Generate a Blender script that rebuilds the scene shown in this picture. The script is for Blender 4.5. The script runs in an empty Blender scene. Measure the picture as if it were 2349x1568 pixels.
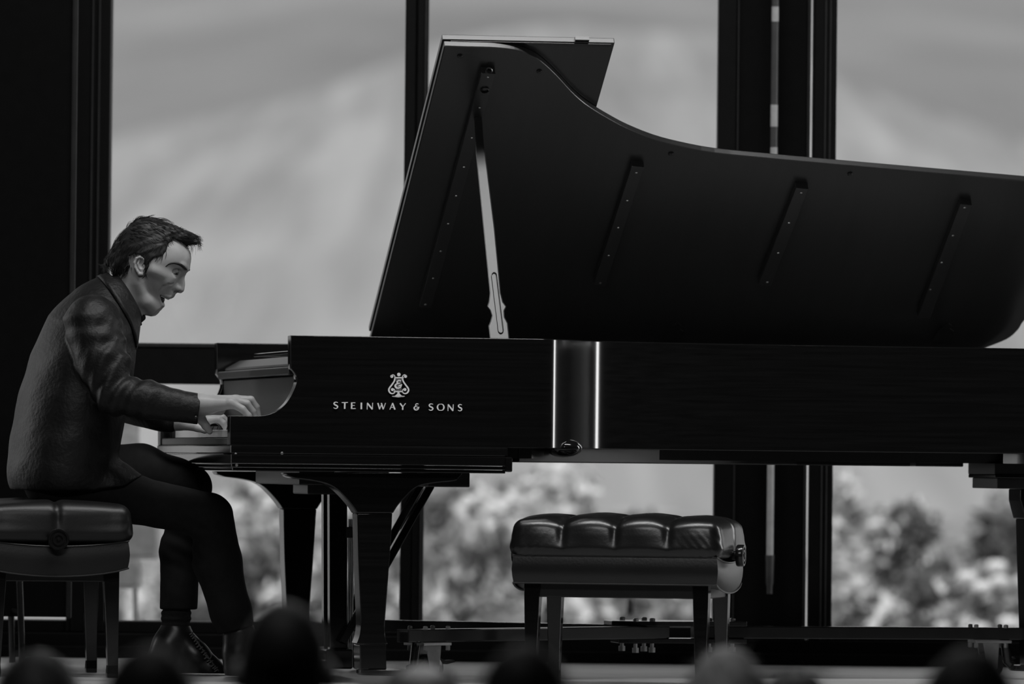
import bpy, math, random
import numpy as np
from mathutils import Vector, Matrix

# ------------------------------------------------------------------ camera
FPX = 20.0 / 0.0012            # focal length in photo pixels (2349 wide)
CAMZ = 0.62
ROLL = math.radians(0.6)
PITCH = math.atan((1057 - 784) / FPX)
AX = np.array([1.0, 0, 0]); UP0 = np.array([0, -math.sin(PITCH), math.cos(PITCH)])
FW = np.array([0, math.cos(PITCH), math.sin(PITCH)])
RT = math.cos(ROLL) * AX + math.sin(ROLL) * UP0
UP = -math.sin(ROLL) * AX + math.cos(ROLL) * UP0
CAM = np.array([0, 0, CAMZ])
scene = bpy.context.scene
COL = scene.collection
cd = bpy.data.cameras.new('camera'); cam = bpy.data.objects.new('camera', cd); COL.objects.link(cam)
cd.sensor_fit = 'HORIZONTAL'; cd.sensor_width = 36.0; cd.lens = 36.0 * FPX / 2349.0
cd.clip_end = 5000; cd.clip_start = 0.1
cd.dof.use_dof = True; cd.dof.focus_distance = 20.5; cd.dof.aperture_fstop = 3.2
M = Matrix.Identity(4)
for i in range(3):
    M[i][0] = RT[i]; M[i][1] = UP[i]; M[i][2] = -FW[i]; M[i][3] = CAM[i]
cam.matrix_world = M
scene.camera = cam
scene.view_settings.view_transform = 'Standard'; scene.view_settings.look = 'None'
scene.view_settings.gamma = 1.0; scene.view_settings.use_curve_mapping = False
scene.view_settings.exposure = 0.0
try:
    scene.cycles.use_denoising = True
    scene.cycles.max_bounces = 6; scene.cycles.transparent_max_bounces = 8
    scene.cycles.sample_clamp_indirect = 3.0
except Exception: pass

# ------------------------------------------------------------------ world and lights
wd = bpy.data.worlds.new('overcast_sky'); scene.world = wd; wd.use_nodes = True
nt = wd.node_tree; bgn = nt.nodes['Background']
tc = nt.nodes.new('ShaderNodeTexCoord'); nz = nt.nodes.new('ShaderNodeTexNoise'); nz.inputs['Scale'].default_value = 5.0
nz.inputs['Detail'].default_value = 5
cr = nt.nodes.new('ShaderNodeValToRGB')
cr.color_ramp.elements[0].position = 0.3; cr.color_ramp.elements[0].color = (0.5, 0.5, 0.5, 1)
cr.color_ramp.elements[1].position = 0.75; cr.color_ramp.elements[1].color = (0.9, 0.9, 0.9, 1)
nt.links.new(tc.outputs['Generated'], nz.inputs['Vector']); nt.links.new(nz.outputs['Fac'], cr.inputs['Fac'])
nt.links.new(cr.outputs['Color'], bgn.inputs['Color']); bgn.inputs['Strength'].default_value = 1.0

def lamp(name, kind, loc, target, energy, size=1.0, sizey=None, spread=None):
    l = bpy.data.lights.new(name, kind); o = bpy.data.objects.new(name, l); COL.objects.link(o)
    o.location = loc
    d = Vector(target) - Vector(loc); o.rotation_euler = d.to_track_quat('-Z', 'Y').to_euler()
    l.energy = energy
    if kind == 'AREA':
        l.shape = 'RECTANGLE'; l.size = size; l.size_y = sizey or size
        if spread: l.spread = spread
    if kind == 'SUN': l.angle = size
    return o
lamp('sun', 'SUN', (-5, 0, 30), (3, 25, 0), 2.2, math.radians(12))
lamp('hall_ceiling_light', 'AREA', (-1.0, 12.5, 4.7), (0.0, 20.3, 0.7), 130, 3.5, 1.2)
lamp('added_side_light', 'AREA', (4.0, 21.75, 1.6), (0.1, 20.2, 0.8), 45, 0.4, 2.4)  # added unseen lamp that makes the bright streaks on the rim bend
lamp('added_side_light', 'AREA', (-3.7, 21.8, 1.5), (-0.7, 20.5, 0.8), 20, 0.5, 2.4)  # added unseen lamp to brighten the keys and left-facing faces
lamp('stage_ceiling_light', 'AREA', (0.3, 19.0, 4.8), (0.1, 20.3, 0.0), 180, 4.5, 0.6)

# ------------------------------------------------------------------ pixel helpers
def rays(px, py):
    px = np.asarray(px, float); py = np.asarray(py, float)
    return FW + np.multiply.outer((px - 1174.5) / FPX, RT) + np.multiply.outer((784 - py) / FPX, UP)
def at(px, py, Y):
    d = rays(px, py); return CAM + d * (Y / d[..., 1])[..., None]
def at_z(px, py, z):
    d = rays(px, py); return CAM + d * ((z - CAMZ) / d[..., 2])[..., None]
TH = math.radians(10.4)
UH = np.array([math.cos(TH), math.sin(TH), 0]); VH = np.array([-math.sin(TH), math.cos(TH), 0])
O0 = at(528, 1000, 20.0); O0[2] = 0
def pv(px, py, v):
    """photo pixel -> (u, z) on the vertical plane v of the piano frame"""
    d = rays(px, py); v = np.asarray(v, float)
    b = O0 + np.multiply.outer(v, VH)
    t = np.sum((b - CAM) * VH, -1) / np.sum(d * VH, -1)
    q = CAM + d * t[..., None] - b
    return np.sum(q * UH, -1), q[..., 2]
def loc3(u, v, z):
    return O0 + np.multiply.outer(u, UH) + np.multiply.outer(v, VH) + np.multiply.outer(z, np.array([0, 0, 1.0]))
def proj(P):
    d = np.asarray(P) - CAM; z = np.sum(d * FW, -1)
    return 1174.5 + FPX * np.sum(d * RT, -1) / z, 784 - FPX * np.sum(d * UP, -1) / z
def to_uvz(P):
    q = np.asarray(P) - O0
    return np.stack([np.sum(q * UH, -1), np.sum(q * VH, -1), q[..., 2]], -1)

# ------------------------------------------------------------------ materials
def mat(name, c, rough=0.5, metal=0.0, spec=0.5, coat=0.0, var=0.15, scale=30.0, stretch=(1, 1, 1), bump=0.0, bscale=200.0, sheen=0.0):
    m = bpy.data.materials.new(name); m.use_nodes = True
    n = m.node_tree.nodes; L = m.node_tree.links; b = n['Principled BSDF']
    b.inputs['Roughness'].default_value = rough; b.inputs['Metallic'].default_value = metal
    b.inputs['Specular IOR Level'].default_value = spec
    b.inputs['Coat Weight'].default_value = coat; b.inputs['Coat Roughness'].default_value = 0.05
    if sheen: b.inputs['Sheen Weight'].default_value = sheen
    t = n.new('ShaderNodeTexCoord'); mp = n.new('ShaderNodeMapping'); mp.inputs['Scale'].default_value = stretch
    L.new(t.outputs['Object'], mp.inputs['Vector'])
    x = n.new('ShaderNodeTexNoise'); x.inputs['Scale'].default_value = scale; x.inputs['Detail'].default_value = 4
    L.new(mp.outputs['Vector'], x.inputs['Vector'])
    r = n.new('ShaderNodeValToRGB')
    lo, hi = c * (1 - var), c * (1 + var)
    r.color_ramp.elements[0].position = 0.3; r.color_ramp.elements[0].color = (lo, lo, lo, 1)
    r.color_ramp.elements[1].position = 0.7; r.color_ramp.elements[1].color = (hi, hi, hi, 1)
    L.new(x.outputs['Fac'], r.inputs['Fac']); L.new(r.outputs['Color'], b.inputs['Base Color'])
    if bump:
        y = n.new('ShaderNodeTexNoise'); y.inputs['Scale'].default_value = bscale; y.inputs['Detail'].default_value = 3
        L.new(mp.outputs['Vector'], y.inputs['Vector'])
        k = n.new('ShaderNodeBump'); k.inputs['Strength'].default_value = bump; k.inputs['Distance'].default_value = 0.01
        L.new(y.outputs['Fac'], k.inputs['Height']); L.new(k.outputs['Normal'], b.inputs['Normal'])
    return m
LACQ = mat('black_lacquer', 0.007, 0.12, spec=0.5, var=0.25, scale=8, stretch=(0.3, 3, 14))
SATIN = mat('satin_black', 0.010, 0.40, spec=0.7, var=0.25, scale=8, stretch=(14, 0.4, 14))
LIDM = mat('satin_black_lid', 0.02, 0.3, spec=0.6, var=0.1, scale=5, stretch=(6, 0.5, 0.5))
DARKW = mat('dark_wood', 0.012, 0.35, spec=0.4)
BRASS = mat('worn_brass', 0.55, 0.3, metal=1.0)
INLAY = mat('pale_inlay', 0.95, 0.5, spec=0.3, var=0.05)
IVORY = mat('ivory_key', 0.75, 0.25)
EBONY = mat('ebony_key', 0.012, 0.3)
STEEL = mat('steel', 0.45, 0.3, metal=1.0)
BLKMETAL = mat('black_metal', 0.012, 0.16, spec=0.6)
LEATHER = mat('black_leather', 0.008, 0.3, spec=0.6, bump=0.03, bscale=160, scale=14)
LEATHER2 = mat('dull_black_leather', 0.006, 0.42, spec=0.4, bump=0.03, bscale=160, scale=14)
FLOORM = mat('worn_stage_boards', 0.30, 0.42, var=0.4, scale=9, stretch=(0.6, 9, 1), bump=0.2, bscale=20)
WALLM = mat('dark_wall_paint', 0.003, 0.6, spec=0.05)
HALLM = mat('hall_wall_paint', 0.015, 0.8, spec=0.1)
FRAMEM = mat('dark_window_frame', 0.004, 0.5, spec=0.08)
STRIPM = mat('dull_metal_and_edge_glint', 0.018, 0.6, spec=0.1)
STRIPD = mat('dim_metal_and_edge_glint', 0.02, 0.6, spec=0.15)
SKIN = mat('skin', 0.33, 0.45, spec=0.35, var=0.10, scale=25, bump=0.05, bscale=300)
HAIRM = mat('dark_hair', 0.012, 0.5, spec=0.35, var=0.4, scale=60)
HAIRD = mat('audience_dark_hair', 0.012, 0.6, spec=0.2, var=0.4, scale=60)
HAIRG = mat('audience_grey_hair', 0.10, 0.6, spec=0.2, var=0.3, scale=60)
HAIRW = mat('audience_white_hair', 0.22, 0.6, spec=0.2, var=0.3, scale=60)
SHIRT = mat('dark_satin_shirt', 0.0055, 0.52, spec=0.30, var=0.35, scale=40, bump=0.22, bscale=90)
TROUS = mat('black_trousers', 0.009, 0.8, spec=0.15, var=0.2, scale=50)
SHOEM = mat('black_shoe_leather', 0.010, 0.35, spec=0.5)
LACEM = mat('shoe_lace', 0.10, 0.7)
SOCKM = mat('dark_sock', 0.012, 0.8, spec=0.2, bump=0.3, bscale=120)
CLOTH = mat('audience_clothing', 0.010, 0.8, spec=0.1)
TEETHM = mat('teeth', 0.7, 0.3)
EYEM = mat('eye_white', 0.18, 0.2); IRISM = mat('iris', 0.02, 0.1)
MOUTHM = mat('mouth_inside_shade', 0.02, 0.5)
POLEM = mat('pale_pole', 0.32, 0.45); POLED = mat('pole_grip_and_shade_band', 0.035, 0.45)

# ------------------------------------------------------------------ mesh helpers
class MB:
    def __init__(s): s.v = []; s.f = []; s.m = []
    def add(s, V, Fc, mi=0):
        b = len(s.v); s.v.extend([tuple(map(float, p)) for p in V])
        s.f.extend([tuple(int(i) + b for i in f) for f in Fc]); s.m.extend([mi] * len(Fc)); return s
    def box(s, x0, x1, y0, y1, z0, z1, mi=0):
        V = [(x, y, z) for x in (x0, x1) for y in (y0, y1) for z in (z0, z1)]
        return s.add(V, [(0, 1, 3, 2), (4, 6, 7, 5), (0, 4, 5, 1), (2, 3, 7, 6), (0, 2, 6, 4), (1, 5, 7, 3)], mi)
    def prism(s, P, a, b, axis=1, mi=0):
        """polygon P [(p,q)] extruded along axis from a to b"""
        def pt(p, t):
            return (p[0], t, p[1]) if axis == 1 else ((t, p[0], p[1]) if axis == 0 else (p[0], p[1], t))
        n = len(P); V = [pt(p, a) for p in P] + [pt(p, b) for p in P]
        Fc = [tuple(range(n))[::-1], tuple(range(n, 2 * n))] + [(i, (i + 1) % n, n + (i + 1) % n, n + i) for i in range(n)]
        return s.add(V, Fc, mi)
    def tube(s, pts, r, n=10, caps=True, squash=None, mi=0):
        P = [np.array(p, float) for p in pts]; k = len(P)
        R = [r] * k if np.isscalar(r) else list(r)
        V = []; ref = None
        for i in range(k):
            t = P[min(i + 1, k - 1)] - P[max(i - 1, 0)]; t = t / (np.linalg.norm(t) + 1e-12)
            if ref is None:
                a = np.array([0, 0, 1.0]) if abs(t[2]) < 0.9 else np.array([1.0, 0, 0])
                ref = np.cross(t, a)
            ref = ref - t * np.dot(ref, t); ref /= (np.linalg.norm(ref) + 1e-12)
            w = np.cross(t, ref)
            for j in range(n):
                th = 2 * math.pi * j / n
                V.append(P[i] + R[i] * (math.cos(th) * ref + math.sin(th) * w))
        Fc = [(i * n + j, i * n + (j + 1) % n, (i + 1) * n + (j + 1) % n, (i + 1) * n + j) for i in range(k - 1) for j in range(n)]
        if caps: Fc += [tuple(range(n))[::-1], tuple(range((k - 1) * n, k * n))]
        return s.add(V, Fc, mi)
    def lathe(s, prof, c, axis=(0, 0, 1), n=20, mi=0):
        """prof [(r, h)] turned round axis at c"""
        a = np.array(axis, float); a /= np.linalg.norm(a)
        b = np.cross(a, [1, 0, 0]) if abs(a[0]) < 0.9 else np.cross(a, [0, 1, 0]); b /= np.linalg.norm(b)
        w = np.cross(a, b); c = np.array(c, float); V = []
        for r, h in prof:
            for j in range(n):
                th = 2 * math.pi * j / n; V.append(c + a * h + max(r, 1e-5) * (math.cos(th) * b + math.sin(th) * w))
        k = len(prof)
        Fc = [(i * n + j, i * n + (j + 1) % n, (i + 1) * n + (j + 1) % n, (i + 1) * n + j) for i in range(k - 1) for j in range(n)]
        Fc += [tuple(range(n))[::-1], tuple(range((k - 1) * n, k * n))]
        return s.add(V, Fc, mi)
    def sphere(s, c, r, n=14, sc=(1, 1, 1), mi=0):
        V = []; m = n // 2; c = np.array(c, float)
        for i in range(m + 1):
            ph = math.pi * i / m
            for j in range(n):
                th = 2 * math.pi * j / n
                rr = max(math.sin(ph), 1e-3)
                V.append(c + r * np.array([rr * math.cos(th) * sc[0], rr * math.sin(th) * sc[1], math.cos(ph) * sc[2]]))
        Fc = [(i * n + j, (i + 1) * n + j, (i + 1) * n + (j + 1) % n, i * n + (j + 1) % n) for i in range(m) for j in range(n)]
        return s.add(V, Fc, mi)

def build(name, mb, mats, parent=None, smooth=False, bevel=0.0, seg=2, label=None, kind=None, fix=True):
    me = bpy.data.meshes.new(name)
    me.from_pydata(mb.v, [], mb.f)
    ms = mats if isinstance(mats, (list, tuple)) else [mats]
    for m in ms: me.materials.append(m)
    if len(ms) > 1: me.polygons.foreach_set('material_index', mb.m)
    if fix:
        import bmesh
        bm = bmesh.new(); bm.from_mesh(me); bmesh.ops.recalc_face_normals(bm, faces=bm.faces); bm.to_mesh(me); bm.free()
    if smooth: me.polygons.foreach_set('use_smooth', [True] * len(me.polygons))
    if smooth == 'auto':
        try: me.set_sharp_from_angle(angle=math.radians(38))
        except Exception: pass
    me.update()
    o = bpy.data.objects.new(name, me); COL.objects.link(o)
    if parent is not None: o.parent = parent
    if bevel:
        b = o.modifiers.new('bevel', 'BEVEL'); b.width = bevel; b.segments = seg; b.limit_method = 'ANGLE'; b.angle_limit = math.radians(35)
        b.harden_normals = False
    if label: o['label'] = label
    if kind: o['kind'] = kind
    return o
def tag(o, label, cat, group=None, kind=None):
    o['label'] = label; o['category'] = cat
    if group: o['group'] = group
    if kind: o['kind'] = kind
    return o
def empty(name, loc, rz=0.0):
    o = bpy.data.objects.new(name, None); COL.objects.link(o); o.location = loc; o.rotation_euler = (0, 0, rz)
    o.empty_display_size = 0.1
    return o
def struct(o): o['kind'] = 'structure'; return o
def spline(pts, n=8, closed=False):
    """Catmull-Rom through pts"""
    P = np.array(pts, float); k = len(P); out = []
    rng = k if closed else k - 1
    for i in range(rng):
        p0 = P[(i - 1) % k] if (closed or i > 0) else P[0] * 2 - P[1]
        p1 = P[i]; p2 = P[(i + 1) % k]
        p3 = P[(i + 2) % k] if (closed or i + 2 < k) else P[-1] * 2 - P[-2]
        for j in range(n):
            t = j / n
            out.append(0.5 * ((2 * p1) + (-p0 + p2) * t + (2 * p0 - 5 * p1 + 4 * p2 - p3) * t * t + (-p0 + 3 * p1 - 3 * p2 + p3) * t ** 3))
    if not closed: out.append(P[-1])
    return np.array(out)

# ------------------------------------------------------------------ distance fields meshed into one smooth surface
def smin(a, b, k):
    h = np.clip(0.5 + 0.5 * (b - a) / k, 0, 1); return b + (a - b) * h - k * h * (1 - h)
def smax(a, b, k): return -smin(-a, -b, k)
def cone(p, a, b, ra, rb, sq=1.0):
    """round cone; sq > 1 widens it along the third axis"""
    a = np.array(a, float); b = np.array(b, float); s = np.array([1, 1, 1.0 / sq])
    q = (p - a) * s; ab = (b - a) * s; t = np.clip(q @ ab / max(ab @ ab, 1e-9), 0, 1)
    return np.linalg.norm(q - t[:, None] * ab, axis=1) - (ra + (rb - ra) * t)
def chain(p, pts, rs, k=6.0, sq=1.0):
    f = None
    for i in range(len(pts) - 1):
        g = cone(p, pts[i], pts[i + 1], rs[i], rs[i + 1], sq)
        f = g if f is None else smin(f, g, k)
    return f
def ell(p, c, r, ang=0.0):
    """ellipsoid; ang turns its first two axes (radians)"""
    q = p - np.array(c, float)
    if ang:
        ca, sa = math.cos(ang), math.sin(ang)
        q = np.stack([q[:, 0] * ca + q[:, 1] * sa, -q[:, 0] * sa + q[:, 1] * ca, q[:, 2]], 1)
    r = np.array(r, float); k0 = np.linalg.norm(q / r, axis=1); k1 = np.linalg.norm(q / (r * r), axis=1)
    return k0 * (k0 - 1) / np.maximum(k1, 1e-9)
def rbox(p, c, h, r):
    q = np.abs(p - np.array(c, float)) - (np.array(h, float) - r)
    return np.linalg.norm(np.maximum(q, 0), axis=1) + np.minimum(q.max(1), 0) - r
def poly2(p, P):
    """signed distance to polygon P in the first two axes"""
    P = np.array(P, float); n = len(P); x = p[:, :2]; d = np.full(len(x), 1e18); s = np.ones(len(x))
    for i in range(n):
        a = P[i]; b = P[i - 1]; e = b - a; w = x - a
        t = np.clip(w @ e / (e @ e), 0, 1); d = np.minimum(d, ((w - t[:, None] * e) ** 2).sum(1))
        c1 = x[:, 1] >= a[1]; c2 = x[:, 1] < b[1]; c3 = e[0] * w[:, 1] > e[1] * w[:, 0]
        flip = (c1 & c2 & c3) | (~c1 & ~c2 & ~c3); s = np.where(flip, -s, s)
    return s * np.sqrt(d)
def surfnet(f, lo, hi, h, B=8, slack=1.7):
    lo = np.array(lo, float); hi = np.array(hi, float)
    nb = np.ceil((hi - lo) / (h * B)).astype(int); N = nb * B + 1
    g = np.ones(N, np.float32) * 1e3
    bi = np.stack(np.meshgrid(*[np.arange(k) for k in nb], indexing='ij'), -1).reshape(-1, 3)
    cv = f(lo + (bi + 0.5) * h * B); half = h * B * 0.866
    off = np.stack(np.meshgrid(*[np.arange(B + 1)] * 3, indexing='ij'), -1).reshape(-1, 3)
    far = bi[np.abs(cv) > half * slack]; fs = cv[np.abs(cv) > half * slack]
    for b, s in zip(far[fs < 0], fs[fs < 0]):
        x, y, z = b * B; g[x:x + B + 1, y:y + B + 1, z:z + B + 1] = -1e3
    near = bi[np.abs(cv) <= half * slack]
    for i in range(0, len(near), 400):
        nn = near[i:i + 400]; idx = (nn[:, None, :] * B + off[None]).reshape(-1, 3)
        g[idx[:, 0], idx[:, 1], idx[:, 2]] = f(lo + idx * h)
    ins = g < 0
    cnt = np.zeros(N - 1, np.int8)
    for dx in (0, 1):
        for dy in (0, 1):
            for dz in (0, 1):
                cnt += ins[dx:N[0] - 1 + dx, dy:N[1] - 1 + dy, dz:N[2] - 1 + dz]
    act = (cnt > 0) & (cnt < 8); cells = np.argwhere(act)
    ids = -np.ones(N - 1, np.int64); ids[act] = np.arange(len(cells))
    acc = np.zeros((len(cells), 3)); num = np.zeros(len(cells))
    cs = [(a, b, c) for a in (0, 1) for b in (0, 1) for c in (0, 1)]
    for a in cs:
        for ax in range(3):
            if a[ax]: continue
            b = list(a); b[ax] = 1
            ga = g[cells[:, 0] + a[0], cells[:, 1] + a[1], cells[:, 2] + a[2]].astype(float)
            gb = g[cells[:, 0] + b[0], cells[:, 1] + b[1], cells[:, 2] + b[2]].astype(float)
            m = (ga < 0) != (gb < 0); t = np.where(m, ga / np.where(m, ga - gb, 1), 0)
            pt = np.tile(np.array(a, float), (len(cells), 1)); pt[:, ax] += t
            acc[m] += pt[m]; num[m] += 1
    V = lo + (cells + acc / num[:, None]) * h
    Fs = []
    for ax in range(3):
        o1, o2 = (ax + 1) % 3, (ax + 2) % 3
        sl0 = [slice(None)] * 3; sl1 = [slice(None)] * 3
        sl0[ax] = slice(0, N[ax] - 1); sl1[ax] = slice(1, N[ax])
        e = np.argwhere(ins[tuple(sl0)] != ins[tuple(sl1)])
        e = e[(e[:, o1] > 0) & (e[:, o2] > 0) & (e[:, o1] < N[o1] - 1) & (e[:, o2] < N[o2] - 1)]
        d1 = np.zeros(3, int); d1[o1] = 1; d2 = np.zeros(3, int); d2[o2] = 1
        q = [ids[tuple((e - k).T)] for k in (d1 * 0, d1, d1 + d2, d2)]
        q = np.stack(q, 1); fl = ins[tuple(e.T)]
        q = np.where(fl[:, None], q, q[:, ::-1]); Fs.append(q)
    Fq = np.concatenate(Fs); Fq = Fq[(Fq >= 0).all(1)]
    return V, Fq
def relax(V, Fq, it=2, lam=0.5):
    n = len(V); a = np.concatenate([Fq[:, [0, 1]], Fq[:, [1, 2]], Fq[:, [2, 3]], Fq[:, [3, 0]]])
    for _ in range(it):
        s = np.zeros_like(V); c = np.zeros(n)
        np.add.at(s, a[:, 0], V[a[:, 1]]); np.add.at(c, a[:, 0], 1)
        np.add.at(s, a[:, 1], V[a[:, 0]]); np.add.at(c, a[:, 1], 1)
        V = V + lam * (s / np.maximum(c, 1)[:, None] - V)
    return V
def wob(p, s, seed=0):
    """smooth wavy field, about -1..1"""
    r = np.random.RandomState(seed); o = 0
    for i in range(5):
        k = r.normal(size=3) * s; o = o + np.sin(p @ k + r.uniform(0, 6.28) + 1.3 * np.sin(p @ (r.normal(size=3) * s * 0.7)))
    return o / 5

# ------------------------------------------------------------------ the setting
YW = 22.5
def wx(px, py=700): return float(at(px, py, YW)[0])
def wz(py, px=1174): return float(at(px, py, YW)[2])
HALLZ = -0.92; CEIL = 5.0; XL, XR = -7.0, 6.5; YB = -3.0
def sbox(name, a, m, parent=None, bevel=0.0):
    o = build(name, MB().box(*a), m, parent, bevel=bevel)
    return o if parent else struct(o)
sbox('floor', (XL, XR, 18.3, YW + 0.3, -0.06, 0.0), FLOORM)
sbox('trim_1', (XL, XR, 18.36, 18.4, HALLZ, -0.06), DARKW)
sbox('floor', (XL, XR, YB, 18.4, HALLZ - 0.05, HALLZ), HALLM)
sbox('ceiling', (XL, XR, YB, YW + 0.3, CEIL, CEIL + 0.1), HALLM)
sbox('wall_left', (XL - 0.1, XL, YB, YW + 0.3, HALLZ, CEIL), HALLM)
sbox('wall_right', (XR, XR + 0.1, YB, YW + 0.3, HALLZ, CEIL), HALLM)
sbox('wall_front', (XL, XR, YB - 0.1, YB, HALLZ, CEIL), HALLM)
ZS = wz(1427, 700); ZLEDGE = wz(1452, 500); ZHEAD = 3.4
sbox('wall_back', (XL, XR, YW - 0.10, YW + 0.2, 0.0, ZLEDGE), WALLM, bevel=0.004)          # base below the sill
sbox('wall_back', (XL, XR, YW - 0.02, YW + 0.2, ZHEAD, CEIL), WALLM)
sbox('baseboard_back', (XL, XR, YW - 0.125, YW - 0.10, 0.0, wz(1487, 1000)), WALLM, bevel=0.004)
YP = 21.70                                            # dark panel hanging in front of the windows at the left
def px_(x): return float(at(x, 700, YP)[0])
ZPB = float(at(80, 1414, YP)[2])
sbox('wall_left', (px_(-60), px_(160), YP, YP + 0.05, ZPB, CEIL), WALLM)
sbox('wall_back', (XL, wx(-2600), YW - 0.06, YW + 0.2, ZLEDGE, ZHEAD), WALLM)
sbox('trim_2', (px_(159), px_(171), YP - 0.012, YP + 0.03, ZPB - 0.005, CEIL), STRIPM, bevel=0.006)
# the column between the second and third windows, with paler strips painting light on its edges
sbox('wall_back', (wx(1690), wx(1846), YW - 0.03, YW + 0.2, ZLEDGE, ZHEAD), WALLM)
sbox('trim_glint_3', (wx(1846), wx(1853), YW - 0.05, YW - 0.02, ZLEDGE, ZHEAD), STRIPM, bevel=0.002)
sbox('trim_glint_4', (wx(1685), wx(1689), YW - 0.045, YW - 0.02, ZLEDGE, ZHEAD), STRIPD)
GLASS = bpy.data.materials.new('window_glass'); GLASS.use_nodes = True
_n = GLASS.node_tree.nodes; _l = GLASS.node_tree.links
for x in list(_n):
    if x.type != 'OUTPUT_MATERIAL': _n.remove(x)
_o = [x for x in _n if x.type == 'OUTPUT_MATERIAL'][0]
_t = _n.new('ShaderNodeBsdfTransparent'); _t.inputs['Color'].default_value = (0.93, 0.93, 0.93, 1)
_g = _n.new('ShaderNodeBsdfGlossy'); _g.inputs['Roughness'].default_value = 0.02
_f = _n.new('ShaderNodeFresnel'); _f.inputs['IOR'].default_value = 1.45
_m = _n.new('ShaderNodeMixShader')
_l.new(_f.outputs[0], _m.inputs[0]); _l.new(_t.outputs[0], _m.inputs[1]); _l.new(_g.outputs[0], _m.inputs[2]); _l.new(_m.outputs[0], _o.inputs['Surface'])

def window(i, x0, x1, jl, jr, strips=()):
    """window with jambs jl and jr wide, a sill, a transom bar and a pane"""
    w = struct(empty('window_%d' % i, ((x0 + x1) / 2, YW, ZLEDGE)))
    cx, cz = (x0 + x1) / 2, ZLEDGE
    b = MB(); y0, y1 = -0.07, 0.07
    b.box(x0 - jl - cx, x0 - cx, y0, y1, 0, ZHEAD - cz); b.box(x1 - cx, x1 + jr - cx, y0, y1, 0, ZHEAD - cz)
    b.box(x0 - cx, x1 - cx, y0, y1, ZHEAD - 0.08 - cz, ZHEAD - cz)
    build('window_frame', b, FRAMEM, w, bevel=0.005)
    build('window_sill', MB().box(x0 - cx, x1 - cx, -0.05, 0.08, 0, ZS - cz), FRAMEM, w, bevel=0.003)
    zt0, zt1 = wz(881, 450), wz(788, 450)
    build('transom', MB().box(x0 - cx, x1 - cx, -0.05, 0.05, zt0 - cz, zt1 - cz), FRAMEM, w, bevel=0.004)
    build('transom_edge', MB().box(x0 - cx, x1 - cx, -0.056, -0.045, zt1 - 0.012 - cz, zt1 - cz), STRIPD, w, bevel=0.002)
    build('window_pane', MB().box(x0 - cx, x1 - cx, 0.0, 0.006, ZS - cz, ZHEAD - 0.08 - cz), GLASS, w)
    for a, c in strips:  # thin paler strips stand in for light caught on the frame edges
        build('frame_edge_glint', MB().box(wx(a) - cx, wx(c) - cx, -0.082, -0.066, 0, ZHEAD - cz), STRIPD, w, bevel=0.002)
    return w
window(1, wx(250), wx(924), wx(250) - wx(172), (wx(976) - wx(924)) / 2, [(208, 212), (223, 227)])
window(2, wx(977), wx(1641), (wx(976) - wx(924)) / 2, wx(1684) - wx(1641), [(969, 974)])
window(3, wx(1912), wx(2900), wx(1912) - wx(1860), 0.06, [(1884, 1888), (1895, 1899)])
window(5, wx(-2540), wx(162), 0.08, wx(171) - wx(162))
window(4, wx(2990), wx(4100), 0.06, 0.06)
sbox('wall_back', (wx(4150), XR, YW - 0.06, YW + 0.2, ZLEDGE, ZHEAD), WALLM)

# the pole hanging in front of the column
pl = empty('window_pole', (wx(1769), YW - 0.10, wz(1360, 1770)))
tag(pl, 'slim pale pole with a dark grip hanging on the dark column between windows', 'pole')
def pzz(y): return wz(y, 1769) - wz(1360, 1769)
pb = MB(); ys = [(-700, -300, 0), (-300, -120, 1), (-120, -60, 0), (-60, 20, 1), (20, 54, 0), (54, 244, 1), (244, 294, 0), (294, 341, 1), (341, 1275, 0)]  # dark bands put shade and reflection along the shaft into its colour
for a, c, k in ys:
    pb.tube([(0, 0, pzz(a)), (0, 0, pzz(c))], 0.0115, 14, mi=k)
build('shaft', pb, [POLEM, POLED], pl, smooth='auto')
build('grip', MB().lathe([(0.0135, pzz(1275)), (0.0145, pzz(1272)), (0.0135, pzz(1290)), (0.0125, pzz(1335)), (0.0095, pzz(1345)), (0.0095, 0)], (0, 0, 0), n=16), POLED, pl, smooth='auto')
build('hanger', MB().box(-0.012, 0.012, -0.01, 0.10, pzz(-700), pzz(-690)), BLKMETAL, pl)
# ------------------------------------------------------------------ the grand piano (frame: u along, v across, z up)
piano = empty('grand_piano', tuple(O0), TH)
tag(piano, 'black concert grand piano with its lid propped open', 'piano')
WD = 1.5; ZT = 0.960; ZB = 0.656
def uz(px, py, v=0.0):
    u, z = pv(px, py, v); return float(u), float(z)
def us(px, v=0.0, py=1000): return float(pv(px, py, v)[0])
def zs(py, px=900, v=0.0): return float(pv(px, py, v)[1])
# lid plane
LA = math.radians(33.2)
ET = -VH * math.cos(LA) + np.array([0, 0, math.sin(LA)])
EN = np.cross(ET, UH); EN = EN if EN[2] < 0 else -EN            # out of the underside, towards the strings
HP = loc3(0.0, WD, ZT + 0.012)
def onlid(px, py, off=0.0):
    d = rays(px, py); b = HP + EN * off
    t = np.dot(b - CAM, EN) / np.dot(d, EN); q = CAM + d * t - b
    return float(q @ UH), float(q @ ET)
def lidpt(u, t, off=0.0):
    return to_uvz(HP + UH * u + ET * t + EN * off)
UL = 0.632
top = [(1020, 106), (1060, 107.5), (1120, 109), (1160, 112), (1190, 117), (1215, 126), (1240, 140), (1275, 172), (1310, 210), (1335, 233), (1360, 251), (1400, 275), (1440, 296), (1500, 320), (1560, 336), (1640, 351), (1760, 363), (1912, 377), (2130, 396), (2349, 415)]
crv = [onlid(*q) for q in top]; crv[0] = (UL, crv[0][1])
ue, te = crv[-1]
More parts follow.
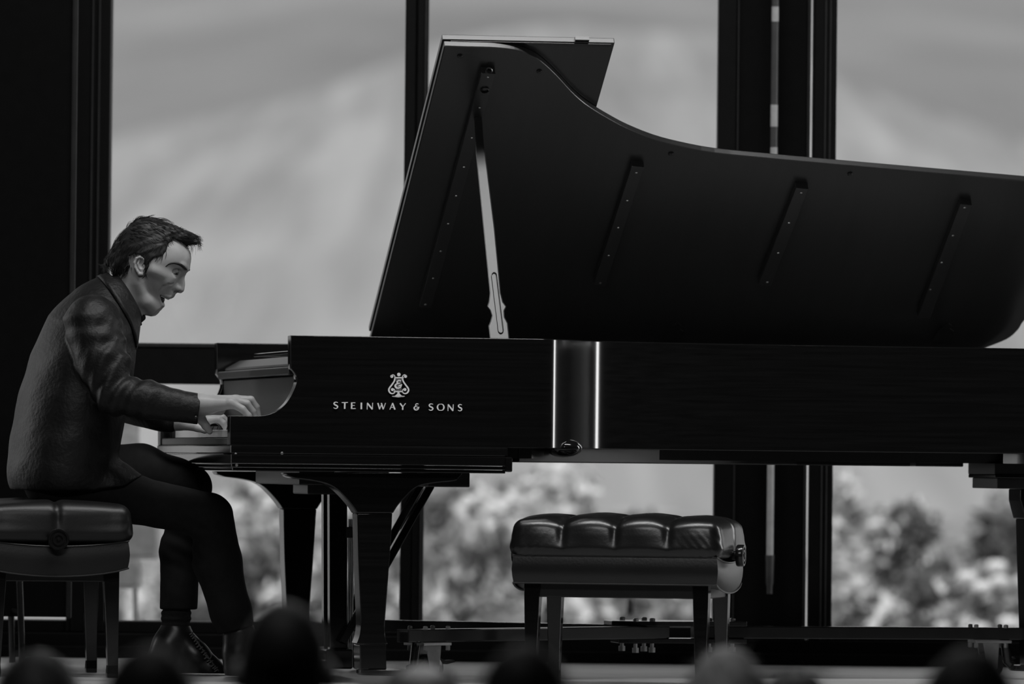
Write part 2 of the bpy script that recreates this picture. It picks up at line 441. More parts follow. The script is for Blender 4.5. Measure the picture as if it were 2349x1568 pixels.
tail = [(2.52, te - 0.03), (2.60, te - 0.12), (2.645, te - 0.27), (2.65, te - 0.45), (2.63, 0.24), onlid(2349, 736), onlid(2335, 757), onlid(2310, 778), (onlid(2255, 799)[0], 0.0)]
outl = [tuple(p) for p in spline(crv, 3)] + [tuple(p) for p in spline([crv[-1]] + tail, 4)][1:]
lo_ = [(UL, 0.0)] + outl
def lidslab(P, o0, o1):
    n = len(P); V = [lidpt(u, t, o0) for u, t in P] + [lidpt(u, t, o1) for u, t in P]
    b = MB(); b.add(V, [tuple(range(n)), tuple(range(n, 2 * n))[::-1]] + [(i, (i + 1) % n, n + (i + 1) % n, n + i) for i in range(n)])
    return b
lid = build('lid', lidslab(lo_, 0.0, -0.020), LIDM, piano, bevel=0.003)
flapw = onlid(1408, 98, -0.03)[0] - UL
TF = crv[0][1]
flap = build('folded_lid_flap', lidslab([(UL - 0.004, 0.02), (UL - 0.004, TF + 0.003), (UL + flapw, TF + 0.003), (UL + flapw, 0.02)], -0.021, -0.039), LIDM, piano, bevel=0.002)
build('lid_moulding', lidslab([(UL + 0.02, TF - 0.012), (UL + 0.02, TF + 0.0), (UL + flapw - 0.01, TF + 0.0), (UL + flapw - 0.01, TF - 0.012)], -0.0185, -0.0215), LACQ, flap)
build('lid_catch', lidslab([(onlid(1325, 95)[0], TF), (onlid(1325, 95)[0], TF + 0.012), (onlid(1357, 96)[0], TF + 0.012), (onlid(1357, 96)[0], TF)], -0.024, -0.036), BLKMETAL, flap)
BAT = [[(1104, 168), (1137, 170), (990, 706), (962, 704)], [(1449, 381), (1478, 384), (1388, 655), (1362, 652)], [(1826, 431), (1855, 434), (1768, 655), (1740, 652)], [(2203, 468), (2230, 471), (2134, 730), (2105, 727)]]
SCR = [[(1119, 177), (1100, 247), (1082, 316), (1064, 383), (1046, 449), (1028, 513), (1011, 576), (994, 638), (976, 698)], [(1460, 396), (1439, 460), (1418, 522), (1396, 586), (1377, 649)],
       [(1838, 442), (1810, 511), (1785, 580), (1760, 647)], [(2213, 476), (2186, 540), (2160, 602), (2134, 664)]]
for P, S in zip(BAT, SCR):
    q = [onlid(*p, 0.022) for p in P]
    bt = build('lid_batten', lidslab(q, -0.001, 0.022), LIDM, lid, bevel=0.0015)
    for p in S:
        u, t = onlid(*p, 0.022); c = lidpt(u, t, 0.022); n = lidpt(u, t, 0.03) - c
        build('screw', MB().lathe([(0.0038, -0.002), (0.0038, 0.0008), (0.0022, 0.0018)], c, n, 10), STEEL, lid, smooth='auto')
for p in [(1055, 128), (1237, 163), (1539, 352), (1950, 398)]:
    u, t = onlid(*p); c = lidpt(u, t, 0.0); n = lidpt(u, t, 1) - c
    build('rubber_button', MB().lathe([(0.008, -0.001), (0.008, 0.003), (0.005, 0.006)], c, n, 12), EBONY, lid, smooth='auto')
u, t = onlid(1112, 204, 0.02); c = lidpt(u, t, 0.021); n = lidpt(u, t, 1.0) - lidpt(u, t, 0)
build('prop_cup', MB().lathe([(0.012, 0), (0.013, 0.005), (0.010, 0.007), (0.009, 0.002)], c, n, 16), BLKMETAL, lid, smooth='auto')
u, t = onlid(1122, 153); hk = []
for k in range(10):
    a = 2 * math.pi * k / 10; hk.append(lidpt(u + 0.007 * math.cos(a), t + 0.010 * math.sin(a), 0.012 + 0.004 * math.cos(a)))
build('hook', MB().tube(hk + [hk[0]], 0.0022, 8), STEEL, lid, smooth='auto')
for px in (919, 1546, 2166):
    u, t = onlid(px, 765); P = [(-0.028, -0.03), (0.028, -0.03), (0.026, 0.012), (0.012, 0.022), (0.008, 0.030), (0.014, 0.034), (0.0, 0.046), (-0.014, 0.034), (-0.008, 0.030), (-0.012, 0.022), (-0.024, 0.012)]
    build('hinge', lidslab([(u + a, max(t + b * 1.3, 0.001)) for a, b in P], 0.0, 0.003), STRIPM, lid)

# rim: follows the lid outline
ug = np.linspace(0.155, 2.40, 241)
ang = np.interp(ug, [0.862, 0.886, 0.906, 0.97, 1.045, 1.08, 1.115, 1.17, 1.26, 1.36, 1.5, 1.7, 2.4], [0, 30, 50, 55, 53, 40, 31, 29, 26, 20, 12, 6, 5])
kr = np.exp(-0.5 * (np.arange(-6, 7) / 1.2) ** 2); kr /= kr.sum(); ang = np.convolve(np.pad(ang, 6, mode='edge'), kr, 'valid')
vg = np.concatenate([[0], np.cumsum(np.tan(np.radians(ang[:-1])) * np.diff(ug))])
tl = [(u - 0.006, WD - t * 1.022) for u, t in outl if u >= 2.40 or (t < 0.3 and u > 2.2)]
plan = [(0.185, 0.0), (0.45, 0.0)] + [(a, b) for a, b in zip(ug, vg) if a > 0.69] + tl
plan[-1] = (plan[-1][0], WD); plan += [(1.6, WD), (0.8, WD), (0.185, WD)]
pl_ = np.array(plan); tg = np.gradient(pl_, axis=0); tg /= np.linalg.norm(tg, axis=1)[:, None] + 1e-9
nn_ = np.stack([-tg[:, 1], tg[:, 0]], 1); inn = pl_ + nn_ * 0.045
def wallstrip(o, i, z0, z1):
    n = len(o); V = [(a[0], a[1], z) for a in o for z in (z0, z1)] + [(a[0], a[1], z) for a in i for z in (z0, z1)]; b = MB(); Fc = []
    for k in range(n - 1):
        a, c = 2 * k, 2 * k + 2; d, e = 2 * n + 2 * k, 2 * n + 2 * k + 2
        Fc += [(a, c, c + 1, a + 1), (d, d + 1, e + 1, e), (a + 1, c + 1, e + 1, d + 1), (a, d, e, c)]
    Fc += [(0, 1, 2 * n + 1, 2 * n), (2 * n - 2, 4 * n - 2, 4 * n - 1, 2 * n - 1)]
    return b.add(V, Fc)
rim = build('rim', wallstrip(pl_, inn, ZB, ZT), LACQ, piano, smooth='auto', bevel=0.003)
# soundboard and the inner beams below
GILT = mat('gilt_iron_plate', 0.40, 0.4, metal=0.6, scale=6)
i0 = [p for p in inn if p[1] < WD - 0.05]; b = MB(); V = []
for p in i0: V += [(p[0], p[1] - 0.01, 0.88), (min(p[0], 2.45), WD - 0.04, 0.88)]
b.add(V, [(2 * k, 2 * k + 2, 2 * k + 3, 2 * k + 1) for k in range(len(i0) - 1)])
build('iron_plate', b, GILT, piano)
inn2 = pl_ + nn_ * 0.075; inn3 = pl_ + nn_ * 0.16
build('underframe', wallstrip(inn2[1:], inn3[1:], zs(1052, 1300, 0.2), ZB + 0.01), DARKW, piano, smooth='auto')
for (u0, v0, u1, v1) in [(0.8, 0.1, 2.2, 1.2), (0.8, 0.75, 2.3, 0.95), (0.8, 1.4, 2.1, 0.7)]:
    d = np.array([u1 - u0, v1 - v0]); d /= np.linalg.norm(d); w = np.array([-d[1], d[0]]) * 0.035
    P = [(u0 + w[0], v0 + w[1]), (u1 + w[0], v1 + w[1]), (u1 - w[0], v1 - w[1]), (u0 - w[0], v0 - w[1])]
    build('brace_beam', MB().prism(P, 0.617, 0.70, axis=2), DARKW, piano, bevel=0.003)
# cheeks (the arms either side of the keys)
cur = [tuple(q) for q in spline([(596, 953.3), (612, 951), (626, 946.5), (642, 938), (657, 924), (668, 907), (676, 890), (680.5, 876), (680, 862), (675, 854), (668.5, 846)], 4)]
chk = [(528, 953), (575, 953.5)] + cur + [(667, 834), (667, 769), (720, 769.6), (720, 1021), (528, 1019)]
cp = [uz(*q) for q in chk]
cp = [(u, ZT if y in (769, 769.6) else z) for (u, z), (_, y) in zip(cp, chk)]
cp = [(u, ZB if y in (1021, 1019) else z) for (u, z), (_, y) in zip(cp, chk)]
for v0, v1 in ((-0.0004, 0.056), (WD - 0.056, WD + 0.0004)):
    o = build('cheek', MB().prism(cp, v0, v1), LACQ, piano, bevel=0.003, smooth='auto')
    at_ = o.data.attributes.new('bevel_weight_edge', 'FLOAT', 'EDGE')
    for e in o.data.edges:
        c = [o.data.vertices[i].co for i in e.vertices]
        if c[0].z == c[0].z and not all(q.x > us(705) for q in c) and not (abs(c[0].y - c[1].y) > 0.01 and us(530) < c[0].x and c[0].z < ZT - 0.125 and c[0].z > ZB + 0.01): at_.data[e.index].value = 1.0
    o.modifiers['bevel'].limit_method = 'WEIGHT'

# key bed and its mouldings
UE = us(1166, -0.015)
kb = build('key_bed', MB().box(0.0, UE, -0.014, WD + 0.014, zs(1044), ZB), LACQ, piano, bevel=0.003)
build('key_bed_moulding', MB().box(0.001, UE - 0.003, -0.017, WD + 0.017, zs(1066), zs(1044) - 0.0012), LACQ, kb, bevel=0.002)
build('key_bed_moulding', MB().box(0.003, UE - 0.004, -0.012, WD + 0.012, zs(1075), zs(1066) - 0.001), LACQ, kb, bevel=0.002)
build('key_bed_moulding', MB().box(0.006, UE - 0.006, -0.009, WD + 0.009, zs(1083, 900), zs(1075) - 0.001), LACQ, kb, bevel=0.002)
build('end_block', MB().box(us(1160, -0.02), us(1176, -0.02), -0.024, 0.03, zs(1082, 1170), zs(1048, 1170)), LACQ, kb, bevel=0.004)
for p in [(1140, 1052), (543, 1066), (541, 1041), (647, 1039)]:
    u, z = uz(*p, -0.016); build('screw', MB().lathe([(0.004, 0), (0.004, 0.002), (0.002, 0.003)], (u, -0.013, z), (0, -1, 0), 10), STEEL, kb)
build('key_slip', MB().box(0.004, 0.030, 0.057, WD - 0.057, ZB, float(pv(440, 1004.5, 0.75)[1])), SATIN, piano, bevel=0.003)
ZK = float(pv(460, 986, 0.7)[1])
for v0, v1 in ((0.057, 0.138), (WD - 0.138, WD - 0.057)):
    build('key_block', MB().box(0.02, 0.17, v0, v1, ZB, ZK + 0.012), LACQ, piano, bevel=0.004)
wk = MB().box(0.033, 0.183, 0, 0.0226, ZK - 0.021, ZK)
bkp = [(0.085, ZK - 0.002), (0.089, ZK + 0.012), (0.183, ZK + 0.012), (0.183, ZK - 0.002)]
w0 = None; b0 = None
for i in range(52):
    if w0 is None: w0 = build('white_key', wk, IVORY, piano, bevel=0.0012); o = w0
    else: o = w0.copy(); COL.objects.link(o); o.parent = piano
    o.location = (0, 0.139 + i * 0.0235, 0)
    if i % 7 in (0, 1, 3, 4, 5) and i < 51:
        if b0 is None: b0 = build('black_key', MB().prism(bkp, -0.0055, 0.0055), EBONY, piano, bevel=0.0012); o = b0
        else: o = b0.copy(); COL.objects.link(o); o.parent = piano
        o.location = (0, 0.139 + (i + 1) * 0.0235, 0)
# fallboard, rail and music desk
uf = us(513, WD - 0.06, 885); ul = us(500, WD - 0.06, 855)
z_ = lambda y: zs(y, 600, 0.6)
fbp = [(uf + 0.012, ZK + 0.004), (uf + 0.002, ZK + 0.03), (uf, z_(905)), (uf, z_(866)), (uf + 0.03, z_(866)), (uf + 0.03, ZK + 0.004)]
build('fallboard', MB().prism(fbp, 0.057, WD - 0.057), SATIN, piano, bevel=0.003)
build('fallboard_rail', MB().prism([(ul, z_(864)), (ul, z_(845)), (ul + 0.05, z_(845)), (ul + 0.05, z_(864))], 0.057, WD - 0.057), SATIN, piano, bevel=0.004)
md = build('music_desk', MB().prism([(ul + 0.012, z_(844)), (ul + 0.014, z_(838)), (ul + 0.055, z_(819)), (ul + 0.42, z_(815)), (ul + 0.42, z_(844))], 0.12, WD - 0.12), SATIN, piano, bevel=0.002)
build('desk_ledge', MB().box(ul + 0.07, ul + 0.38, 0.16, WD - 0.3, z_(812), z_(804)), LACQ, md, bevel=0.002)
build('desk_ledge', MB().box(ul + 0.09, ul + 0.30, 0.09, 0.16, z_(812), z_(791)), LACQ, md, bevel=0.002)

# lid prop
B = loc3(us(1147, 0.085, 776), 0.085, zs(790, 1147, 0.085)); ut, tt = onlid(1097, 258); T = HP + UH * ut + ET * tt
e1 = T - B; pn = np.cross(e1, UH); pn /= np.linalg.norm(pn); pn = pn if pn[1] < 0 else -pn
def onprop(px, py, off=0.0):
    d = rays(px, py); b = B + pn * off; t = np.dot(b - CAM, pn) / np.dot(d, pn); return to_uvz(CAM + d * t)
L_ = [(1087, 258), (1091, 351), (1108, 520), (1123, 672), (1121, 690), (1117, 703), (1124, 712), (1128, 724), (1124, 738), (1120, 747), (1126, 800)]
R_ = [(1105, 258), (1111, 331), (1135, 525), (1149, 672), (1154, 692), (1162, 703), (1157, 713), (1158, 727), (1165, 741), (1171, 800)]
Q = L_ + R_[::-1]; n = len(Q)
V = [onprop(*q, 0.009) for q in Q] + [onprop(*q, -0.009) for q in Q]
prop = build('lid_prop', MB().add(V, [tuple(range(n)), tuple(range(n, 2 * n))[::-1]] + [(i, (i + 1) % n, n + (i + 1) % n, n + i) for i in range(n)]), mat('prop_lacquer', 0.016, 0.34, spec=0.5), piano, bevel=0.003)
sl = []
for k in range(9):
    a = math.pi * k / 8; sl.append((1133.5 - 5.5 * math.cos(a), 632 - 7 * math.sin(a)))
for k in range(9):
    a = math.pi * k / 8; sl.append((1149 + 5.5 * math.cos(a), 757 + 7 * math.sin(a)))
build('slot_edge', MB().tube([onprop(*q, 0.0105) for q in sl + [sl[0]]], 0.0016, 6), EBONY, prop, smooth='auto')

# legs
brk = [(655, 1084), (660, 1092), (677, 1097.5), (715, 1102), (750, 1110), (772, 1122), (790, 1139), (808, 1160), (819, 1176.5)]
brk = brk[:2] + [tuple(q) for q in spline(brk[2:], 4)]
brr = [(902, 1176.5), (913, 1159), (931, 1139.5), (948, 1123), (967, 1113), (1003, 1107), (1035, 1104), (1050, 1101), (1061, 1085)]
brr = [tuple(q) for q in spline(brr[:-1], 4)] + brr[-1:]
lgl = [(820, 1176.5), (823, 1300), (828, 1420), (827, 1447), (824, 1462), (818, 1477)]
lgl = [tuple(q) for q in spline(lgl, 4)]
lgr = [(901, 1176.5), (893, 1300), (884, 1420), (883, 1447), (885, 1462), (890, 1477)]
lgr = [tuple(q) for q in spline(lgr, 4)]
blk = [(824, 1478), (885, 1477), (886, 1537), (826, 1538)]
def leg_near():
    g = empty('leg', (0, 0, 0)); g.parent = piano
    v0, v1 = 0.02, 0.115
    P = [uz(*q, v0) for q in brk + brr]; build('leg_bracket', MB().prism(P, v0, v1), LACQ, g, bevel=0.003, smooth='auto')
    P = [uz(*q, v0) for q in lgl + lgr[::-1]]; P = [(a, max(b, 0)) for a, b in P]
    build('leg_post', MB().prism(P, v0 + 0.002, v1 - 0.002), LACQ, g, bevel=0.003, smooth='auto')
    P = [(a, max(b, 0.0402)) for a, b in [uz(*q, v0) for q in blk]]; build('leg_foot', MB().prism(P, v0 - 0.006, v1 + 0.006), LACQ, g, bevel=0.003)
    build('leg_plate', MB().box(us(985, 0.06), us(1079, 0.06), 0.06, 0.26, zs(1117, 1040), zs(1084, 1040)), DARKW, g, bevel=0.003)
    return g
lg = leg_near()
g2 = lg.copy(); COL.objects.link(g2); g2.location = (0, WD - 0.135, 0)
for c in list(lg.children):
    d = c.copy(); COL.objects.link(d); d.parent = g2
u3 = us(2320, 0.95)
g3 = empty('leg', (0, 0, 0)); g3.parent = piano
def u95(px, v=0.95): return us(px, v)
v0 = 0.68; v1 = 1.0
build('leg_plate', MB().box(us(2283, v0), us(2283, v0) + 0.30, v0, v1, zs(1088, 2283, v0), zs(1061, 2283, v0)), DARKW, g3, bevel=0.002)
build('leg_plate', MB().box(us(2285, v0) - 0.003, us(2285, v0) + 0.30, v0 - 0.005, v1 - 0.004, zs(1096, 2283, v0), zs(1088, 2283, v0)), LACQ, g3, bevel=0.002)
build('leg_plate', MB().box(us(2289, v0), us(2289, v0) + 0.27, v0, v1 - 0.02, zs(1120, 2283, v0), zs(1096, 2283, v0)), DARKW, g3, bevel=0.002)
va, vb = 0.73, 0.87
P = [uz(*q, va) for q in [(2341, 1121), (2341, 1148), (2352, 1190), (2365, 1190), (2420, 1190), (2432, 1121)]]
build('leg_bracket', MB().prism(P, va, vb), LACQ, g3, bevel=0.003)
P = [uz(*q, va) for q in [(2356, 1190), (2366, 1515), (2408, 1515), (2416, 1190)]]
P = [(a, 0.040 if b < 0.12 else b) for a, b in P]
build('leg_post', MB().prism(P, va + 0.005, vb - 0.005), LACQ, g3, bevel=0.003)

# underside: cross beam, bracket dome, lyre
build('cross_beam', MB().box(us(688, 0.28), us(688, 0.28) + 0.10, 0.28, 1.12, zs(1110, 640, 0.7), zs(1078, 640, 0.7)), DARKW, piano, bevel=0.003)
u, z = uz(1297, 1028, 0.1)
build('dome_bracket', MB().sphere((0, 0, 0), 0.051, 24, (1, 1, 0.52)), LACQ, piano, smooth=True).location = (u, 0.12, ZB + 0.002)
ly = empty('pedal_lyre', (0, 0, 0)); ly.parent = piano
vL = 0.66
build('lyre_head', MB().box(us(700, vL), us(812, vL), vL - 0.06, vL + 0.22, zs(1133, 700, vL), zs(1109, 700, vL)), DARKW, ly, bevel=0.004)
for k in (0, 1):
    P = [uz(*q, vL) for q in [(756, 1120), (757, 1490), (797, 1490), (797, 1120)]]
    build('lyre_post', MB().prism(P, vL + 0.11 * k, vL + 0.045 + 0.11 * k), LACQ, ly, bevel=0.003)
bx = build('pedal_box', MB().box(us(745, vL), us(806, vL), vL - 0.07, vL + 0.24, zs(1532, 780, vL), zs(1487, 780, vL)), LACQ, ly, bevel=0.005)
for k in range(3):
    v = vL + 0.005 + 0.075 * k; ur = us(804 + 4.3 * k, 0.66)
    build('pedal_rod', MB().tube([(ur, v * 0 + 0.66, zs(1190, 800, 0.66)), (ur, 0.66, zs(1528, 800, 0.66))], 0.0028, 8), STEEL, ly, smooth='auto')
    uc = us(745, vL); zc = zs(1518, 760, vL)
    build('pedal', MB().add(*(lambda b: (b.v, b.f))(MB().tube([(uc + 0.02, v, zc), (uc - 0.03, v, zc + 0.006), (uc - 0.08, v, zc + 0.006), (uc - 0.115, v, zc)], [0.009, 0.010, 0.014, 0.009], 10))), BRASS, ly, smooth='auto')
build('rod_guide', MB().box(us(795, 0.655), us(817, 0.655), 0.645, 0.675, zs(1233, 800, 0.66), zs(1208, 800, 0.66)), EBONY, ly, bevel=0.002)
for v, pa, pb_ in ((0.62, (990, 1112), (786, 1474)), (0.84, (975, 1095), (770, 1462))):
    a = uz(*pa, v); b = uz(*pb_, v); d = np.array([b[0] - a[0], b[1] - a[1]]); d /= np.linalg.norm(d); w = np.array([-d[1], d[0]]) * 0.011
    build('lyre_brace', MB().prism([(a[0] + w[0], a[1] + w[1]), (b[0] + w[0], b[1] + w[1]), (b[0] - w[0], b[1] - w[1]), (a[0] - w[0], a[1] - w[1])], v, v + 0.024), LACQ, ly, bevel=0.003)

# lettering and emblem on the near side
def ribbon(b, pts, w, v0=-0.0012, v1=-0.0026, n=0):
    """flat stroke through photo points; w one width or one per point, in photo pixels"""
    P = np.array(pts, float); Wd_ = np.full(len(P), float(w)) if np.isscalar(w) else np.array(w, float)
    if n:
        k = len(P); P2 = spline(np.column_stack([P, Wd_]), n); P, Wd_ = P2[:, :2], np.abs(P2[:, 2])
    t = np.gradient(P, axis=0); t /= np.linalg.norm(t, axis=1)[:, None] + 1e-9; nm = np.stack([-t[:, 1], t[:, 0]], 1)
    A = P + nm * Wd_[:, None] / 2; Bq = P - nm * Wd_[:, None] / 2; k = len(P); V = []
    for v in (v0, v1):
        for S in (A, Bq):
            V += [(float(pv(x, y, v)[0]), v, float(pv(x, y, v)[1])) for x, y in S]
    Fc = []
    for i in range(k - 1):
        Fc += [(i, i + 1, k + i + 1, k + i), (2 * k + i, 3 * k + i, 3 * k + i + 1, 2 * k + i + 1), (i, 2 * k + i, 2 * k + i + 1, i + 1), (k + i, k + i + 1, 3 * k + i + 1, 3 * k + i)]
    b.add(V, Fc)
def disc(b, x, y, r):
    v = -0.0026; ur = float(pv(x + r, y, v)[0] - pv(x, y, v)[0]); u, z = uz(x, y, v)
    P = [(u + ur * math.cos(a), z + ur * math.sin(a)) for a in np.linspace(0, 2 * math.pi, 17)[:-1]]; b.prism(P, -0.0012, -0.0026)
GL = {  # strokes on a box 1 wide, 1 high (y down); width as a share of the height
 'S': [([(0.86, 0.10), (0.60, 0.02), (0.30, 0.06), (0.14, 0.25), (0.34, 0.44), (0.66, 0.56), (0.84, 0.74), (0.66, 0.95), (0.34, 0.99), (0.06, 0.86)], [.10, .12, .16, .20, .22, .24, .20, .16, .12, .10], 5)],
 'T': [([(0, .05), (1, .03)], .13, 0), ([(.5, .05), (.48, 1)], .24, 0)],
 'E': [([(.15, 0), (.13, 1)], .24, 0), ([(.15, .06), (.85, .05)], .12, 0), ([(.14, .48), (.72, .47)], .11, 0), ([(.13, .94), (.92, .93)], .12, 0)],
 'I': [([(.5, 0), (.48, 1)], .26, 0)],
 'N': [([(.08, 1), (.10, 0)], .12, 0), ([(.10, .02), (.88, .98)], .24, 0), ([(.88, 1), (.92, 0)], .13, 0)],
 'W': [([(.04, 0), (.27, .98)], .22, 0), ([(.27, .98), (.50, .12)], .11, 0), ([(.46, 0), (.70, .98)], .22, 0), ([(.70, .98), (.97, 0)], .11, 0)],
 'A': [([(.02, 1), (.50, 0)], .12, 0), ([(.48, 0), (.92, 1)], .25, 0), ([(.2, .66), (.78, .66)], .10, 0)],
 'Y': [([(.05, 0), (.50, .55)], .22, 0), ([(.96, 0), (.50, .55)], .12, 0), ([(.50, .5), (.48, 1)], .23, 0)],
 'O': [([(.5, .02), (.2, .12), (.06, .5), (.2, .88), (.5, .98), (.8, .88), (.94, .5), (.8, .12), (.5, .02), (.2, .12)], [.1, .16, .24, .16, .1, .16, .24, .16, .1, .16], 5)],
 '&': [([(.82, .10), (.58, .02), (.38, .14), (.36, .30), (.52, .40), (.74, .38)], [.16, .12, .16, .16, .10, .08], 5), ([(.52, .42), (.22, .48), (.08, .70), (.22, .92), (.50, .98), (.80, .84), (.94, .56)], [.10, .16, .24, .22, .16, .14, .08], 5), ([(.46, .76), (.70, .66), (1.0, .54)], [.08, .16, .12], 4)]}
LET = [('S', 764.5, 776.5, 921.5), ('T', 784, 798, 922.2), ('E', 805, 817, 922.5), ('I', 825, 833, 923), ('N', 841, 856, 923.5), ('W', 866, 885, 923.8), ('A', 894, 907, 924), ('Y', 917, 931, 924.5), ('&', 949, 962, 925), ('S', 983, 995, 925.6), ('O', 1002.5, 1019.5, 926), ('N', 1026.5, 1041, 927), ('S', 1050, 1061, 927)]
lt = MB()
for ch, x0, x1, y0 in LET:
    for pts, w, n in GL[ch]:
        hh = 15.0; P = [(x0 + a * (x1 - x0), y0 + c * hh) for a, c in pts]
        ribbon(lt, P, (np.array(w) * hh * 0.92 if not np.isscalar(w) else w * hh * 0.92), n=n)
build('lettering', lt, INLAY, piano, label='pale inlaid maker lettering')
em = MB(); ex = lambda X, Y: (740 + X * .1447, 840 + Y * .1447)
for sgn in (1, -1):
    g = lambda X, Y: ex(1207 + sgn * (X - 1207), Y)
    ribbon(em, [g(1085, 165), g(1098, 140), g(1120, 132), g(1142, 150), g(1147, 185), g(1135, 235), g(1095, 295), g(1058, 345), g(1052, 385), g(1075, 420), g(1110, 430), g(1140, 415), g(1148, 385), g(1135, 360), g(1115, 352)], [2, 2, 1.6, 1.8, 3.0, 3.2, 3.4, 3.4, 3.6, 3.2, 2.6, 2.2, 1.8, 1.6, 1.6], n=4)
    disc(em, *g(1098, 158), 3.4); disc(em, *g(1108, 366), 3.4)
disc(em, *ex(1209, 128), 4.0)
ribbon(em, [ex(1140, 178), ex(1285, 178)], 2.6); ribbon(em, [ex(1128, 398), ex(1275, 398)], 2.6)
for X in (1172, 1190, 1208, 1226, 1244): ribbon(em, [ex(X, 185), ex(X, 395)], 0.45)
ribbon(em, [ex(1203, 400), ex(1203, 440)], [4, 5.5]); ribbon(em, [ex(1203, 430), ex(1203, 455), ex(1203, 482)], [5, 12, 24])
ribbon(em, [ex(1102, 473), ex(1203, 478), ex(1302, 472)], [1, 3.4, 1])
for pts, w, n in GL['&']:
    ribbon(em, [ex(1143 + a * 118, 218 + c * 128) for a, c in pts], np.array(w) * 18, n=n, v0=-0.0016, v1=-0.0030)
build('lyre_emblem', em, INLAY, piano, label='pale inlaid lyre emblem')
for p in [(1148, 806), (1586, 865), (1532, 870)]:
    u, z = uz(*p, 0.0)
ok = None

# ------------------------------------------------------------------ the dolly under the piano
dl = empty('piano_dolly', tuple(O0), TH)
tag(dl, 'low three-armed black piano dolly with steel casters under the piano', 'dolly')
ZD = 0.150
uh_, vh_ = us(1550, 0.75, 1430), 0.75
hub = build('hub_plate', MB().prism([(uh_ - 0.20, vh_ - 0.06), (uh_ - 0.08, vh_ - 0.12), (uh_ + 0.20, vh_ - 0.05), (uh_ + 0.20, vh_ + 0.05), (uh_ - 0.08, vh_ + 0.12), (uh_ - 0.20, vh_ + 0.06)], ZD, ZD + 0.014, axis=2), BLKMETAL, dl, bevel=0.002)
build('hub_plate', MB().prism([(uh_ - 0.18, vh_ - 0.06), (uh_ + 0.20, vh_ - 0.05), (uh_ + 0.20, vh_ + 0.05), (uh_ - 0.18, vh_ + 0.06)], ZD - 0.05, ZD - 0.036, axis=2), BLKMETAL, dl, bevel=0.002)
ends = [(us(905, 0.07), 0.07), (us(905, 0.07), WD - 0.07), (us(2380, 0.8), 0.80)]
for i, (ue_, ve_) in enumerate(ends):
    d = np.array([ue_ - uh_, ve_ - vh_]); LN = np.linalg.norm(d); d /= LN; w = np.array([-d[1], d[0]]) * 0.024
    a = np.array([uh_, vh_]) + d * 0.05; b = np.array([ue_, ve_]) - d * 0.04
    P = [tuple(a + w), tuple(b + w), tuple(b - w), tuple(a - w)]
    build('arm', MB().prism(P, ZD - 0.036, ZD, axis=2), BLKMETAL, dl, bevel=0.003)
    for s in (0.10, 0.17):
        c = np.array([uh_, vh_]) + d * s
        build('bolt', MB().lathe([(0.009, 0), (0.009, 0.008), (0.005, 0.010)], (c[0], c[1], ZD + 0.013), n=6), STEEL, dl)
        build('bolt', MB().lathe([(0.006, 0), (0.006, 0.012), (0.010, 0.012), (0.010, 0.026)], (c[0], c[1], ZD - 0.05), (0, 0, -1), n=6), STEEL, dl)
    e = np.array([ue_, ve_])
    # socket that carries the leg
    cu = build('leg_socket', MB().lathe([(0.075, 0.024), (0.080, 0.029), (0.080, 0.040), (0.0, 0.040)], (e[0] - (0.02 if i < 2 else 0), e[1], 0), n=24), BLKMETAL, dl, smooth='auto', bevel=0.001)
    r0 = e - d * 0.095
    build('socket_strut', MB().tube([(e[0] - d[0] * 0.07, e[1] - d[1] * 0.07, 0.04), (r0[0] + d[0] * 0.01, r0[1] + d[1] * 0.01, 0.05), (r0[0], r0[1], ZD - 0.03)], 0.014, 10), BLKMETAL, dl, smooth='auto')
    cpos = e - d * 0.165
    pt = np.array([-d[1], d[0]])
    sd = -1 if i != 1 else 1
    c2 = cpos + d * 0.02
    build('caster_plate', MB().prism([tuple(c2 + d * 0.06 + pt * 0.04), tuple(c2 + d * 0.06 - pt * 0.04), tuple(c2 - d * 0.05 - pt * 0.04), tuple(c2 - d * 0.05 + pt * 0.04)], ZD - 0.045, ZD - 0.037, axis=2), STEEL, dl, bevel=0.001)
    for sx in (-1, 1):
        for so in (-1, 1):
            q = c2 + d * 0.045 * sx + pt * 0.03 * so
            build('bolt', MB().lathe([(0.007, 0), (0.007, 0.012), (0.004, 0.014)], (q[0], q[1], ZD - 0.046), (0, 0, -1), n=6), STEEL, dl)
            build('bolt', MB().lathe([(0.007, 0), (0.007, 0.008), (0.004, 0.010)], (q[0], q[1], ZD - 0.001), (0, 0, 1), n=6), STEEL, dl)
    cs = empty('caster', (c2[0], c2[1], 0)); cs.parent = dl; cs.rotation_euler = (0, 0, 0.5 if i != 2 else 0.2)
    for sy in (-1, 1):
        build('fork', MB().prism([(-0.026, ZD - 0.046), (0.026, ZD - 0.046), (0.020, 0.030), (0.006, 0.022), (-0.012, 0.028)], sy * 0.021 - 0.002, sy * 0.021 + 0.002), STEEL, cs, bevel=0.001)
    build('wheel', MB().lathe([(0.034, -0.015), (0.040, -0.011), (0.040, 0.011), (0.034, 0.015)], (0.004, 0, 0.040), (0, 1, 0), n=28), EBONY, cs, smooth='auto')
    build('brake_lever', MB().prism([(0.0, 0.07), (0.055, 0.052), (0.085, 0.058), (0.080, 0.064), (0.05, 0.062), (0.0, 0.08)], -0.014, 0.014), STRIPD, cs, bevel=0.001)
